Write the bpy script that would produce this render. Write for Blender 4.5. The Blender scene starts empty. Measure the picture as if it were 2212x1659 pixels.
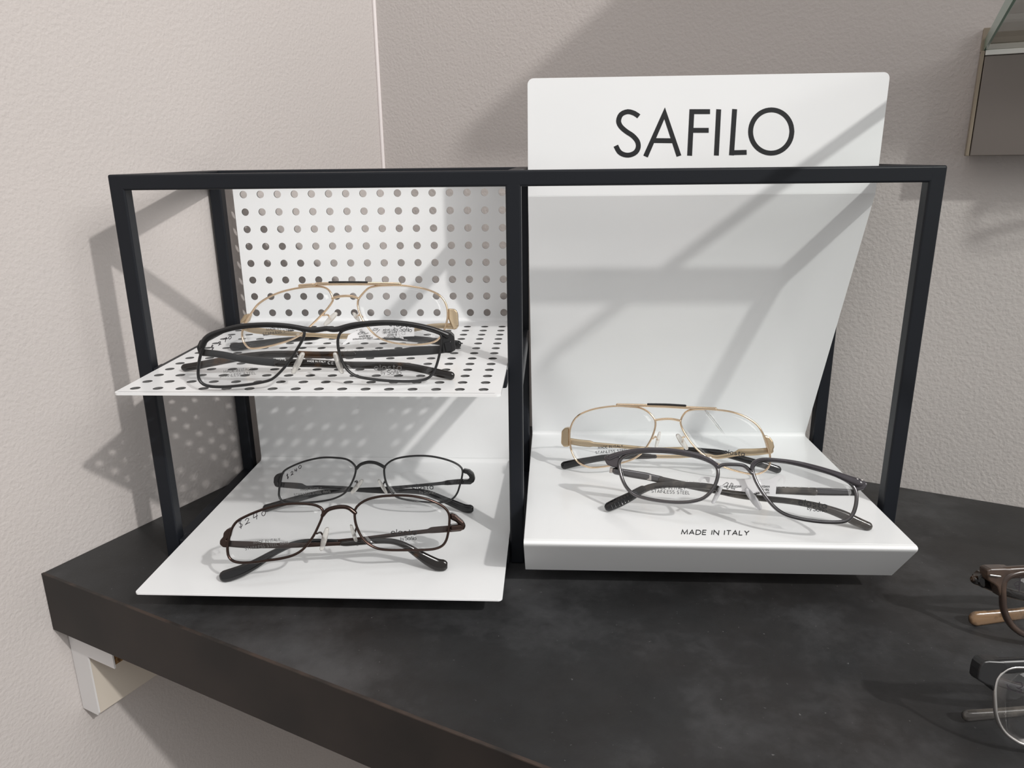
import bpy, math
import numpy as np
from mathutils import Matrix, Vector

# ------------------------------------------------------------------ scene, camera, light
scene = bpy.context.scene
COL = scene.collection
FPX, PX0, PY0 = 1634.0, 1106.0, 829.5            # focal length and principal point for 2212 x 1659
YAW, PITCH, ROLL = -0.0544, 0.2917, -0.0121
CAM = np.array([0.2447, -0.4197, 0.2434])

def cam_axes():
    cy, sy, cp, sp = math.cos(YAW), math.sin(YAW), math.cos(PITCH), math.sin(PITCH)
    cr, sr = math.cos(ROLL), math.sin(ROLL)
    f = np.array([sy * cp, cy * cp, -sp]); r = np.array([cy, -sy, 0.0]); u = np.cross(r, f)
    return cr * r + sr * u, -sr * r + cr * u, f
RIGHT, UP, FWD = cam_axes()
cam = bpy.data.cameras.new('camera'); cam_ob = bpy.data.objects.new('camera', cam); COL.objects.link(cam_ob)
cam.sensor_width = 36.0; cam.lens = FPX / 2212.0 * 36.0; cam.clip_start = 0.01; cam.clip_end = 50
m = np.eye(4); m[:3, 0] = RIGHT; m[:3, 1] = UP; m[:3, 2] = -FWD; m[:3, 3] = CAM
cam_ob.matrix_world = Matrix(m.tolist())
scene.camera = cam_ob

world = bpy.data.worlds.new('shop_ambient'); scene.world = world; world.use_nodes = True
bg = world.node_tree.nodes['Background']; bg.inputs[0].default_value = (1.0, 0.99, 0.98, 1); bg.inputs[1].default_value = 0.50

KEY = np.array([0.536, -0.597, 0.598])
def area(name, loc, target, size, power, color, shape='DISK', size_y=None):
    l = bpy.data.lights.new(name, 'AREA'); l.shape = shape; l.size = size; l.energy = power; l.color = color
    if size_y: l.size_y = size_y
    o = bpy.data.objects.new(name, l); COL.objects.link(o); o.location = loc
    o.rotation_euler = (Vector(target) - Vector(loc)).to_track_quat('-Z', 'Y').to_euler()
    return o
area('key_spotlight', tuple(np.array([0.2, 0.02, 0.12]) + 2.6 * KEY), (0.2, 0.02, 0.12), 0.07, 33, (1.0, 0.97, 0.935))
area('ceiling_panel_light', (0.25, -0.42, 1.65), (0.25, -0.1, 0.0), 0.6, 2, (0.97, 0.98, 1.0), 'RECTANGLE', 0.3)
area('ceiling_panel_light', (1.80, -1.46, 1.45), (0.2, 0.1, 0.1), 1.4, 24, (1.0, 0.98, 0.96), 'RECTANGLE', 1.0)
scene.view_settings.view_transform = 'Standard'; scene.view_settings.look = 'None'
scene.view_settings.exposure = 0.06; scene.view_settings.gamma = 1.0; scene.view_settings.use_curve_mapping = False

# ------------------------------------------------------------------ helpers
def ray(q):
    return RIGHT * ((q[0] - PX0) / FPX) - UP * ((q[1] - PY0) / FPX) + FWD
def on_plane(q, P, n):
    d = ray(q); P = np.asarray(P, float); n = np.asarray(n, float)
    return CAM + d * (((P - CAM) @ n) / (d @ n))

def nodes_mat(name):
    mt = bpy.data.materials.new(name); mt.use_nodes = True
    return mt, mt.node_tree, mt.node_tree.nodes['Principled BSDF']
def mat(name, col, rough=0.5, metal=0.0, coat=0.0, spec=0.5, trans=0.0, ior=1.45, bump=None, var=None):
    mt, nt, b = nodes_mat(name)
    b.inputs['Base Color'].default_value = (*col, 1); b.inputs['Roughness'].default_value = rough
    b.inputs['Metallic'].default_value = metal; b.inputs['Coat Weight'].default_value = coat
    b.inputs['Specular IOR Level'].default_value = spec
    b.inputs['Transmission Weight'].default_value = trans; b.inputs['IOR'].default_value = ior
    tc = nt.nodes.new('ShaderNodeTexCoord')
    if var:                                           # (scale, colour_b, low, high)
        ns = nt.nodes.new('ShaderNodeTexNoise'); ns.inputs['Scale'].default_value = var[0]; ns.inputs['Detail'].default_value = 5
        nt.links.new(tc.outputs['Object'], ns.inputs['Vector'])
        rp = nt.nodes.new('ShaderNodeValToRGB'); rp.color_ramp.elements[0].position = var[2]; rp.color_ramp.elements[1].position = var[3]
        rp.color_ramp.elements[0].color = (*col, 1); rp.color_ramp.elements[1].color = (*var[1], 1)
        nt.links.new(ns.outputs['Fac'], rp.inputs['Fac']); nt.links.new(rp.outputs['Color'], b.inputs['Base Color'])
    if bump:                                          # (scale, strength, distance)
        n2 = nt.nodes.new('ShaderNodeTexNoise'); n2.inputs['Scale'].default_value = bump[0]; n2.inputs['Detail'].default_value = 3
        nt.links.new(tc.outputs['Object'], n2.inputs['Vector'])
        bp = nt.nodes.new('ShaderNodeBump'); bp.inputs['Strength'].default_value = bump[1]; bp.inputs['Distance'].default_value = bump[2]
        nt.links.new(n2.outputs['Fac'], bp.inputs['Height']); nt.links.new(bp.outputs['Normal'], b.inputs['Normal'])
    return mt

def lens_mat(name, tint, ior=1.4):
    mt = bpy.data.materials.new(name); mt.use_nodes = True; nt = mt.node_tree; nt.nodes.clear()
    out = nt.nodes.new('ShaderNodeOutputMaterial'); mx = nt.nodes.new('ShaderNodeMixShader')
    tr = nt.nodes.new('ShaderNodeBsdfTransparent'); tr.inputs[0].default_value = (*tint, 1)
    gl = nt.nodes.new('ShaderNodeBsdfGlossy'); gl.inputs['Roughness'].default_value = 0.0
    fr = nt.nodes.new('ShaderNodeFresnel'); ge = nt.nodes.new('ShaderNodeNewGeometry')
    mr = nt.nodes.new('ShaderNodeMapRange'); mr.inputs['To Min'].default_value = ior; mr.inputs['To Max'].default_value = 1.0 / ior   # same reflectance on both faces of the pane
    nt.links.new(ge.outputs['Backfacing'], mr.inputs['Value']); nt.links.new(mr.outputs[0], fr.inputs['IOR'])
    nt.links.new(fr.outputs[0], mx.inputs[0]); nt.links.new(tr.outputs[0], mx.inputs[1]); nt.links.new(gl.outputs[0], mx.inputs[2])
    nt.links.new(mx.outputs[0], out.inputs[0])
    return mt

def table_mat():
    mt, nt, b = nodes_mat('dark_slate_laminate')
    tc = nt.nodes.new('ShaderNodeTexCoord')
    def noise(sc, det, rough=0.6):
        n = nt.nodes.new('ShaderNodeTexNoise'); n.inputs['Scale'].default_value = sc; n.inputs['Detail'].default_value = det
        n.inputs['Roughness'].default_value = rough; nt.links.new(tc.outputs['Object'], n.inputs['Vector']); return n
    def ramp(n, els):
        r = nt.nodes.new('ShaderNodeValToRGB'); cr = r.color_ramp
        while len(cr.elements) < len(els): cr.elements.new(0.5)
        for e, (p, c) in zip(cr.elements, els): e.position = p; e.color = (*c, 1)
        nt.links.new(n.outputs['Fac'], r.inputs['Fac']); return r
    r1 = ramp(noise(8, 10, 0.68), [(0.34, (0.012, 0.0118, 0.012)), (0.5, (0.021, 0.0215, 0.0225)), (0.68, (0.058, 0.059, 0.062))])
    r2 = ramp(noise(4.5, 6), [(0.45, (0.0, 0.0, 0.0)), (0.75, (0.010, 0.0055, 0.003))])
    ad = nt.nodes.new('ShaderNodeMix'); ad.data_type = 'RGBA'; ad.blend_type = 'ADD'; ad.inputs[0].default_value = 1
    nt.links.new(r1.outputs[0], ad.inputs[6]); nt.links.new(r2.outputs[0], ad.inputs[7])
    r3 = ramp(noise(420, 2), [(0.725, (0, 0, 0)), (0.79, (0.10, 0.10, 0.10))])      # dust specks
    ad2 = nt.nodes.new('ShaderNodeMix'); ad2.data_type = 'RGBA'; ad2.blend_type = 'ADD'; ad2.inputs[0].default_value = 1
    nt.links.new(ad.outputs[2], ad2.inputs[6]); nt.links.new(r3.outputs[0], ad2.inputs[7])
    nt.links.new(ad2.outputs[2], b.inputs['Base Color'])
    b.inputs['Roughness'].default_value = 0.46; b.inputs['Specular IOR Level'].default_value = 0.4
    bp = nt.nodes.new('ShaderNodeBump'); bp.inputs['Strength'].default_value = 0.12; bp.inputs['Distance'].default_value = 0.0005
    nt.links.new(noise(700, 2).outputs['Fac'], bp.inputs['Height']); nt.links.new(bp.outputs['Normal'], b.inputs['Normal'])
    return mt

M = dict(
    wall=mat('textured_plaster_paint', (0.56, 0.522, 0.502), 0.7, spec=0.25, bump=(430, 0.4, 0.0012), var=(6, (0.545, 0.512, 0.496), 0.3, 0.7)),
    caulk=mat('white_caulk', (0.78, 0.73, 0.72), 0.5),
    floor=mat('vinyl_floor', (0.18, 0.15, 0.125), 0.5), ceil=mat('ceiling_paint', (0.8, 0.8, 0.78), 0.8),
    table=table_mat(),
    edge=mat('dark_brown_edge_laminate', (0.013, 0.0105, 0.0095), 0.5, spec=0.35, var=(14, (0.028, 0.021, 0.018), 0.35, 0.7)),
    seam=mat('worn_brown_edge', (0.055, 0.038, 0.030), 0.6, var=(60, (0.022, 0.018, 0.016), 0.4, 0.6)),
    frame=mat('dark_powder_coat', (0.011, 0.0128, 0.0168), 0.42, spec=0.3, bump=(900, 0.05, 0.0003)),
    white=mat('white_powder_coat', (0.855, 0.868, 0.876), 0.22, spec=0.45, coat=0.15, var=(9, (0.825, 0.84, 0.848), 0.4, 0.75)),
    hole_wall=mat('dark_hole_wall', (0.10, 0.10, 0.10), 0.6),  # inner walls of the holes, a darker grey than the sheet
    ink=mat('black_print', (0.012, 0.013, 0.015), 0.5), grey_ink=mat('grey_print', (0.10, 0.10, 0.10), 0.6), white_ink=mat('white_print', (0.75, 0.75, 0.75), 0.6),
    marker=mat('black_marker', (0.02, 0.015, 0.02), 0.6),
    lens=lens_mat('clear_lens', (0.972, 0.974, 0.976), 1.45),
    gold=mat('champagne_gold_metal', (0.83, 0.64, 0.45), 0.10, 1.0), gold_satin=mat('brushed_gold_metal', (0.62, 0.49, 0.33), 0.3, 1.0, bump=(600, 0.1, 0.0003)),
    black_metal=mat('satin_black_metal', (0.012, 0.012, 0.013), 0.35, 0.0, spec=0.6), black_gloss=mat('gloss_black_acetate', (0.006, 0.006, 0.007), 0.12, coat=0.4),
    brown_metal=mat('dark_brown_metal', (0.062, 0.041, 0.035), 0.18, 0.9), gun=mat('gunmetal', (0.16, 0.155, 0.16), 0.2, 1.0),
    tortoise=mat('dark_tortoise_acetate', (0.008, 0.006, 0.005), 0.12, coat=0.4, var=(70, (0.10, 0.045, 0.014), 0.55, 0.78)),
    grey_acetate=mat('translucent_grey_acetate', (0.075, 0.068, 0.078), 0.08, trans=0.35, ior=1.48, coat=0.3),
    smoke=mat('streaked_smoke_acetate', (0.055, 0.05, 0.046), 0.1, trans=0.2, ior=1.48, coat=0.3, var=(90, (0.20, 0.18, 0.155), 0.45, 0.7)),
    pad=mat('clear_silicone', (0.93, 0.915, 0.88), 0.14, trans=0.62, ior=1.4), pad_frost=mat('frosted_silicone', (0.80, 0.80, 0.82), 0.25, trans=0.45, ior=1.4),
    paper=mat('white_tag_plastic', (0.82, 0.82, 0.83), 0.45),
    steel=mat('polished_steel', (0.62, 0.60, 0.58), 0.2, 1.0),
    wood_acetate=mat('wood_grain_acetate', (0.040, 0.027, 0.022), 0.25, coat=0.2, var=(110, (0.075, 0.048, 0.034), 0.4, 0.7)),
    wood_tip=mat('pale_horn_acetate', (0.24, 0.15, 0.085), 0.2, coat=0.3, var=(160, (0.05, 0.028, 0.018), 0.45, 0.62)),
    silver=mat('silver_metal', (0.68, 0.66, 0.64), 0.3, 1.0),
    bracket=mat('white_laminate', (0.74, 0.73, 0.73), 0.4), bracket_side=mat('cream_laminate', (0.66, 0.60, 0.52), 0.5),
    chip=mat('raw_chipboard', (0.30, 0.17, 0.07), 0.9, var=(500, (0.10, 0.05, 0.02), 0.4, 0.6), bump=(500, 0.5, 0.001)),
    taupe=mat('brushed_taupe_metal', (0.20, 0.175, 0.16), 0.32, 0.6, bump=(200, 0.06, 0.0005)), taupe_edge=mat('bronze_edge_trim', (0.28, 0.235, 0.18), 0.4, 0.5),
    pale=mat('pale_aluminium', (0.72, 0.71, 0.68), 0.35, 0.3), glass=lens_mat('pale_glass', (0.965, 0.982, 0.974), 1.4),
    glass_edge=mat('green_glass_edge', (0.09, 0.26, 0.19), 0.15, trans=0.3),
)

def mesh_ob(name, verts, faces, material, parent=None, origin=None, smooth=False):
    v = np.asarray(verts, float)
    if parent is not None and origin is None: origin = np.array(parent.get('_o', (0, 0, 0)))
    if origin is not None: v = v - np.asarray(origin, float)
    me = bpy.data.meshes.new(name); me.from_pydata([tuple(x) for x in v], [], [tuple(f) for f in faces]); me.materials.append(material)
    if smooth:
        for p in me.polygons: p.use_smooth = True
    me.update()
    o = bpy.data.objects.new(name, me); COL.objects.link(o)
    if parent is not None: o.parent = parent
    return o
def fix(o):
    import bmesh
    bm = bmesh.new(); bm.from_mesh(o.data); bmesh.ops.remove_doubles(bm, verts=bm.verts, dist=1e-7)
    bmesh.ops.recalc_face_normals(bm, faces=bm.faces); bm.to_mesh(o.data); bm.free(); return o
def bevel(o, w=0.0006, seg=2):
    b = o.modifiers.new('bevel', 'BEVEL'); b.width = w; b.segments = seg; b.limit_method = 'ANGLE'; b.angle_limit = 0.6
    return o
ORIG = {}
def thing(name, label, cat, loc, group=None):
    o = bpy.data.objects.new(name, None); COL.objects.link(o); o.location = tuple(loc); o.empty_display_size = 0.02
    o['label'] = label; o['category'] = cat
    if group: o['group'] = group
    ORIG[o.name] = np.asarray(loc, float); return o
def part(name, verts, faces, material, parent, smooth=False):
    root = parent
    while root.parent: root = root.parent
    return mesh_ob(name, verts, faces, material, parent, ORIG.get(root.name, np.zeros(3)), smooth)
def box_vf(x0, x1, y0, y1, z0, z1):
    v = [(x0, y0, z0), (x1, y0, z0), (x1, y1, z0), (x0, y1, z0), (x0, y0, z1), (x1, y0, z1), (x1, y1, z1), (x0, y1, z1)]
    return v, [(0, 3, 2, 1), (4, 5, 6, 7), (0, 1, 5, 4), (1, 2, 6, 5), (2, 3, 7, 6), (3, 0, 4, 7)]
def structure(o): o['kind'] = 'structure'; return o

def smooth_path(pts, n, closed=False):
    """Catmull-Rom through the points, n samples, roughly even spacing; pts may carry extra columns."""
    P = np.asarray(pts, float); N = len(P); out = []
    segs = N if closed else N - 1
    L = [max(np.linalg.norm(P[(i + 1) % N][:2] - P[i][:2]), 1e-9) for i in range(segs)]; tot = sum(L)
    for i in range(segs):
        g = lambda k: P[k % N] if closed else P[min(max(k, 0), N - 1)]
        p0, p1, p2, p3 = g(i - 1), g(i), g(i + 1), g(i + 2)
        k = max(1, int(round(n * L[i] / tot)))
        for j in range(k):
            t = j / k
            out.append(0.5 * ((2 * p1) + (-p0 + p2) * t + (2 * p0 - 5 * p1 + 4 * p2 - p3) * t * t + (-p0 + 3 * p1 - 3 * p2 + p3) * t ** 3))
    if not closed: out.append(P[-1])
    return np.array(out)

def sweep_vf(pts, wid, dep, nrm, closed=False, n=8, power=1.0, round_ends=True):
    """Tube along 3D pts; section wid (in the plane across nrm) by dep (along nrm)."""
    P = np.asarray(pts, float); N = len(P)
    wid = np.broadcast_to(np.asarray(wid, float), (N,)).copy(); dep = np.broadcast_to(np.asarray(dep, float), (N,)).copy()
    nrm = np.asarray(nrm, float)
    T = np.array([(P[(i + 1) % N] - P[i - 1]) if closed else (P[min(i + 1, N - 1)] - P[max(i - 1, 0)]) for i in range(N)])
    T /= np.linalg.norm(T, axis=1)[:, None]
    if not closed and round_ends:
        def cap(i, s):
            r = wid[i] * 0.5; A = []
            for a in (0.97, 0.80, 0.5):
                off = r * (math.sqrt(1 - (1 - a) ** 2) if False else math.sqrt(max(0, 1 - a * a)))
                A.append((P[i] + s * T[i] * off, wid[i] * a, dep[i] * (0.55 + 0.45 * a), T[i]))
            return A
        a0 = cap(0, -1)[::-1]; a1 = cap(N - 1, 1)
        P = np.array([a[0] for a in a0] + list(P) + [a[0] for a in a1]); wid = np.array([a[1] for a in a0] + list(wid) + [a[1] for a in a1])
        dep = np.array([a[2] for a in a0] + list(dep) + [a[2] for a in a1]); T = np.array([a[3] for a in a0] + list(T) + [a[3] for a in a1]); N = len(P)
    V, F = [], []
    for i in range(N):
        s = np.cross(nrm, T[i]); s /= np.linalg.norm(s); b = np.cross(T[i], s)
        for k in range(n):
            a = 2 * math.pi * (k + 0.5) / n; c, d = math.cos(a), math.sin(a)
            c = math.copysign(abs(c) ** power, c); d = math.copysign(abs(d) ** power, d)
            V.append(P[i] + s * wid[i] * 0.5 * c + b * dep[i] * 0.5 * d)
    for i in range(N if closed else N - 1):
        j = (i + 1) % N
        for k in range(n): F.append((i * n + k, i * n + (k + 1) % n, j * n + (k + 1) % n, j * n + k))
    if not closed: F.append(tuple(range(n))[::-1]); F.append(tuple((N - 1) * n + k for k in range(n)))
    return V, F

# ---- single-stroke lettering, drawn as flat strips
def arc(cx, cy, rx, ry, a0, a1, n=10):
    return [(cx + rx * math.cos(math.radians(a0 + (a1 - a0) * i / n)), cy + ry * math.sin(math.radians(a0 + (a1 - a0) * i / n))) for i in range(n + 1)]
G = {
 'A': (.70, [[(0, 0), (.35, 1), (.70, 0)], [(.13, .33), (.57, .33)]]),
 'C': (.62, [arc(.42, .5, .42, .5, 55, 305)]), 'D': (.68, [[(0, 0), (0, 1)] + arc(.24, .5, .44, .5, 90, -90) + [(0, 0)]]),
 'E': (.50, [[(.5, 1), (0, 1), (0, 0), (.5, 0)], [(0, .52), (.45, .52)]]), 'F': (.48, [[(.48, 1), (0, 1), (0, 0)], [(0, .53), (.44, .53)]]),
 'K': (.56, [[(0, 0), (0, 1)], [(.54, 1), (0, .45), (.56, 0)]]), 'I': (.02, [[(0, 0), (0, 1)]]), 'L': (.46, [[(0, 1), (0, 0), (.46, 0)]]),
 'M': (.84, [[(0, 0), (.08, 1), (.42, .12), (.76, 1), (.84, 0)]]), 'N': (.70, [[(0, 0), (0, 1), (.70, 0), (.70, 1)]]),
 'O': (.88, [arc(.44, .5, .44, .5, 0, 360, 24)]), 'R': (.58, [[(0, 0), (0, 1)] + arc(.28, .75, .25, .25, 90, -90) + [(0, .5)], [(.28, .5), (.56, 0)]]),
 'S': (.54, [arc(.27, .75, .25, .25, 35, 230, 8) + arc(.27, .26, .27, .26, 60, -145, 10)]),
 'T': (.62, [[(0, 1), (.62, 1)], [(.31, 1), (.31, 0)]]), 'U': (.62, [[(0, 1), (0, .3)] + arc(.31, .3, .31, .3, 180, 360) + [(.62, 1)]]),
 'Y': (.64, [[(0, 1), (.32, .48), (.64, 1)], [(.32, .48), (.32, 0)]]),
 'a': (.48, [arc(.24, .33, .24, .33, 20, 340, 14), [(.48, .66), (.48, 0)]]), 'b': (.48, [[(0, 1), (0, 0)], arc(.24, .33, .24, .33, 0, 360, 14)]),
 'e': (.50, [[(.02, .35), (.50, .35)] + arc(.25, .33, .25, .33, 3, 310, 14)]), 'f': (.30, [arc(.26, .82, .14, .16, 60, 180, 6) + [(.12, 0)], [(0, .62), (.28, .62)]]),
 'i': (.02, [[(0, 0), (0, .64)], [(0, .84), (0, .92)]]), 'l': (.02, [[(0, 0), (0, 1)]]), 'o': (.52, [arc(.26, .33, .26, .33, 0, 360, 16)]),
 's': (.40, [arc(.20, .49, .18, .16, 35, 240, 7) + arc(.20, .17, .20, .17, 60, -145, 8)]), 't': (.30, [[(.12, .95), (.12, .1), (.18, 0), (.30, 0)], [(0, .64), (.30, .64)]]),
 'y': (.46, [[(0, .64), (.24, .02)], [(.46, .64), (.16, -.28), (.04, -.28)]]),
 '0': (.50, [arc(.25, .5, .25, .5, 0, 360, 16)]), '1': (.14, [[(0, .8), (.14, 1), (.14, 0)]]),
 '2': (.52, [arc(.25, .74, .24, .26, 170, -35, 8) + [(.0, 0), (.52, 0)]]), '3': (.48, [arc(.22, .75, .22, .25, 150, -80, 8) + arc(.22, .26, .26, .26, 85, -150, 8)]),
 '4': (.54, [[(.40, 0), (.40, 1), (0, .32), (.54, .32)]]), '5': (.48, [[(.45, 1), (.08, 1), (.05, .56)] + arc(.22, .32, .26, .32, 110, -140, 8)]),
 '6': (.5, [arc(.25, .3, .25, .3, 0, 360, 12), [(.02, .4), (.34, 1)]]), '7': (.50, [[(0, 1), (.50, 1), (.16, 0)]]),
 '8': (.48, [arc(.24, .75, .2, .24, 0, 360, 12), arc(.24, .26, .24, .26, 0, 360, 12)]), '9': (.5, [arc(.25, .7, .25, .3, 0, 360, 12), [(.48, .6), (.2, 0)]]),
 '-': (.3, [[(0, .45), (.3, .45)]]), ' ': (.30, []), '$': (.50, [arc(.25, .75, .22, .2, 35, 230, 8) + arc(.25, .28, .24, .22, 60, -145, 9), [(.25, 1.15), (.25, -.15)]]),
}
def text_strokes(txt, gap=.2):
    x = 0; out = []
    for ch in txt:
        w, st = G[ch]
        for s in st: out.append([(x + a, b) for a, b in s])
        x += w + gap
    return out, x - gap
def strip2d(pl, w):
    """Mitred flat strip around a 2D polyline -> verts2d, quads."""
    P = np.asarray(pl, float); N = len(P); closed = N > 3 and np.linalg.norm(P[0] - P[-1]) < 1e-6
    V = []
    for i in range(N):
        a = P[i - 1] if i > 0 else (P[-2] if closed else None); b = P[i + 1] if i < N - 1 else (P[1] if closed else None)
        d1 = (P[i] - a) if a is not None else (b - P[i]); d2 = (b - P[i]) if b is not None else (P[i] - a)
        d1 = d1 / max(np.linalg.norm(d1), 1e-9); d2 = d2 / max(np.linalg.norm(d2), 1e-9)
        n1 = np.array([-d1[1], d1[0]]); n2 = np.array([-d2[1], d2[0]]); mm = n1 + n2; ln = np.linalg.norm(mm)
        mm = n1 if ln < 1e-6 else mm / ln
        k = min(1.0 / max(mm @ n1, 1e-3), 2.4)
        V += [P[i] + mm * w * .5 * k, P[i] - mm * w * .5 * k]
    return V, [(2 * i, 2 * i + 1, 2 * i + 3, 2 * i + 2) for i in range(N - 1)]
def strokes_mesh(strokes, width, project):
    V, F = [], []
    for i, s in enumerate(strokes):
        v, f = strip2d(s, width); o = len(V); lift = np.array([0, -0.8, 0.6]) * 6e-6 * i      # overlapping strokes never share a plane
        V += [project(x) + lift for x in v]; F += [tuple(o + i for i in q) for q in f]
    return V, F
def print_text(name, txt, p0, p1, hpx, wpx, project, material, parent, gap=.2, up=None):
    """Lettering whose baseline runs p0 -> p1 (picture points of a flat surface), hpx high."""
    st, W = text_strokes(txt, gap); p0 = np.array(p0, float); p1 = np.array(p1, float); ex = (p1 - p0) / W
    ey = np.array(up, float) if up is not None else np.array([ex[1], -ex[0]]) / np.linalg.norm(ex) * hpx
    st = [[p0 + a * ex + b * ey for a, b in s] for s in st]
    V, F = strokes_mesh(st, wpx, project)
    return part(name, V, F, material, parent)

# ------------------------------------------------------------------ the setting
DW = np.array([0.9085, -0.4179, 0.0]); DN = np.array([-0.4179, -0.9085, 0.0])      # along the back wall, out from the back wall
K = np.array([0.0878, 0.316, 0.0]) - 0.003 * DW
def wp(a, b, z): return K + DW * a + DN * b + np.array([0, 0, z])
def slab(name, a0, a1, b0, b1, z0, z1, material, parent=None):
    v, f = box_vf(a0, a1, b0, b1, z0, z1); v = [wp(*x) for x in v]
    f = [tuple(reversed(q)) for q in f]                                           # (DW, DN, z) is left-handed
    return part(name, v, f, material, parent) if parent else mesh_ob(name, v, f, material)
structure(slab('wall_left', -0.10, 0.0, -0.10, 2.2, -0.95, 1.75, M['wall']))
structure(slab('wall_back', 0.0, 2.6, -0.10, 0.0, -0.95, 1.75, M['wall']))
structure(slab('floor', -0.1, 6.0, -0.1, 6.0, -1.05, -0.95, M['floor']))
v, f = sweep_vf([wp(0.0012, 0.0012, z) for z in np.linspace(0.0, 1.75, 8)], 0.0035, 0.0035, (1, 0, 0), n=8)
structure(mesh_ob('trim_1', v, f, M['caulk'], smooth=True))

# counter shelf along the back wall
TD = 0.372
tb = thing('counter_shelf', 'dark slate laminate counter shelf fixed in the corner under the display stand', 'shelf', wp(0, 0, -0.04))
bevel(slab('worktop', 0.0005, 2.2, 0.0005, TD - 0.0012, -0.04, 0.0, M['table'], tb), 0.0003)
bevel(slab('edge_band', 0.0005, 2.2, TD - 0.0011, TD, -0.04, -0.0004, M['edge'], tb), 0.0002)
slab('edge_seam', 0.0006, 2.2, TD - 0.0016, TD + 0.0001, -0.0005, 0.00012, M['seam'], tb)

# ledger bracket on the left wall under the counter
bk = thing('shelf_bracket', 'white L-shaped chipboard bracket under the counter end against the wall', 'bracket', wp(0.0, TD - 0.008, -0.105))
F0 = TD - 0.008
bevel(slab('side_board', 0.0006, 0.0165, 0.03, F0 - 0.001, -0.105, -0.0402, M['bracket_side'], bk), 0.0006)
bevel(slab('top_board', 0.0168, 0.043, F0 - 0.022, F0 - 0.001, -0.0585, -0.0402, M['chip'], bk), 0.0003)
ef = [(0.0006, -0.0402), (0.044, -0.0402), (0.044, -0.0600), (0.0175, -0.0600), (0.0175, -0.1030), (0.016, -0.1055), (0.0006, -0.1055)]
v = [wp(a, F0, z) for a, z in ef] + [wp(a, F0 - 0.001, z) for a, z in ef]; n = len(ef)
fix(part('edge_facing', v, [tuple(range(n)), tuple(range(2 * n - 1, n - 1, -1))] + [(i, (i + 1) % n, n + (i + 1) % n, n + i) for i in range(n)], M['bracket'], bk))

# glass shelf with its wall mount, upper right
GA = float((np.array([0.5145, 0.103, 0]) - K) @ DW) - 0.003
gm = thing('shelf_mount', 'brushed taupe metal wall mount holding the glass shelf at upper right', 'bracket', wp(GA, 0.0, 0.24))
bevel(slab('front_plate', GA + 0.0012, GA + 0.60, 0.018, 0.021, 0.2405, 0.2995, M['taupe'], gm), 0.0005)
bevel(slab('end_plate', GA - 0.0012, GA + 0.0008, 0.0035, 0.0215, 0.2405, 0.3025, M['taupe_edge'], gm), 0.0004)
bevel(slab('back_plate', GA + 0.0010, GA + 0.60, 0.0004, 0.0032, 0.2405, 0.3150, M['taupe_edge'], gm), 0.0005)
bevel(slab('clamp_bar', GA - 0.0012, GA + 0.0040, 0.0004, 0.0090, 0.3030, 0.3170, M['taupe_edge'], gm), 0.0003)
bevel(slab('top_channel', GA + 0.0012, GA + 0.60, 0.0092, 0.0215, 0.2998, 0.3028, M['pale'], gm), 0.0003)
gs = thing('glass_shelf', 'clear glass shelf with green edge above the display at upper right', 'glass shelf', wp(GA, 0.0095, 0.303))
slab('glass_pane', GA + 0.0016, GA + 0.60, 0.0095, 0.250, 0.3030, 0.3110, M['glass'], gs)
slab('ground_edge', GA + 0.0004, GA + 0.0015, 0.0095, 0.250, 0.3030, 0.3110, M['glass_edge'], gs)
slab('ground_edge', GA + 0.0016, GA + 0.60, 0.2501, 0.2512, 0.3030, 0.3110, M['glass_edge'], gs)

# ------------------------------------------------------------------ display stand
W, H, D, T, XM = 0.45, 0.2366, 0.1335, 0.0085, 0.2195
st = thing('eyewear_display_stand', 'dark square-tube display stand with white perforated shelf, lower tray and tall sign panel', 'display stand', (0, 0, 0))
def bar(x0, x1, y0, y1, z0, z1):
    v, f = box_vf(x0, x1, y0, y1, z0, z1); return bevel(part('frame_bar', v, f, M['frame'], st), 0.0011, 3)
for x in (0, XM, W - T):
    top = H if x != XM else H - T + 0.002
    bar(x, x + T, 0, T, 0, top); bar(x, x + T, D - T, D, 0, top)
    bar(x, x + T, T - 0.002, D - T + 0.002, 0.0, T)
    bar(x, x + T, T - 0.002, D - T + 0.002, H - T, H)
    if x != W - T: bar(x, x + T, T - 0.002, D - T + 0.002, 0.1130, 0.1215)
bar(T - 0.002, W - T + 0.002, 0, T, H - T, H); bar(T - 0.002, W - T + 0.002, D - T, D, H - T, H)
for a, b in ((T, XM), (XM + T, W - T)): bar(a - 0.002, b + 0.002, D - T, D, 0, T)
for x0, x1, y0 in ((0.2135, 0.2194, -0.0085), (0.0086, 0.0175, 0.0005)):
    v, f = box_vf(x0, x1, y0, y0 + 0.010, 0.1170, 0.1262); bevel(part('shelf_clip', v, f, M['frame'], st), 0.001)
    v, f = box_vf(x0, x1, y0, y0 + 0.010, 0.0040, 0.0132); bevel(part('shelf_clip', v, f, M['frame'], st), 0.001)

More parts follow.
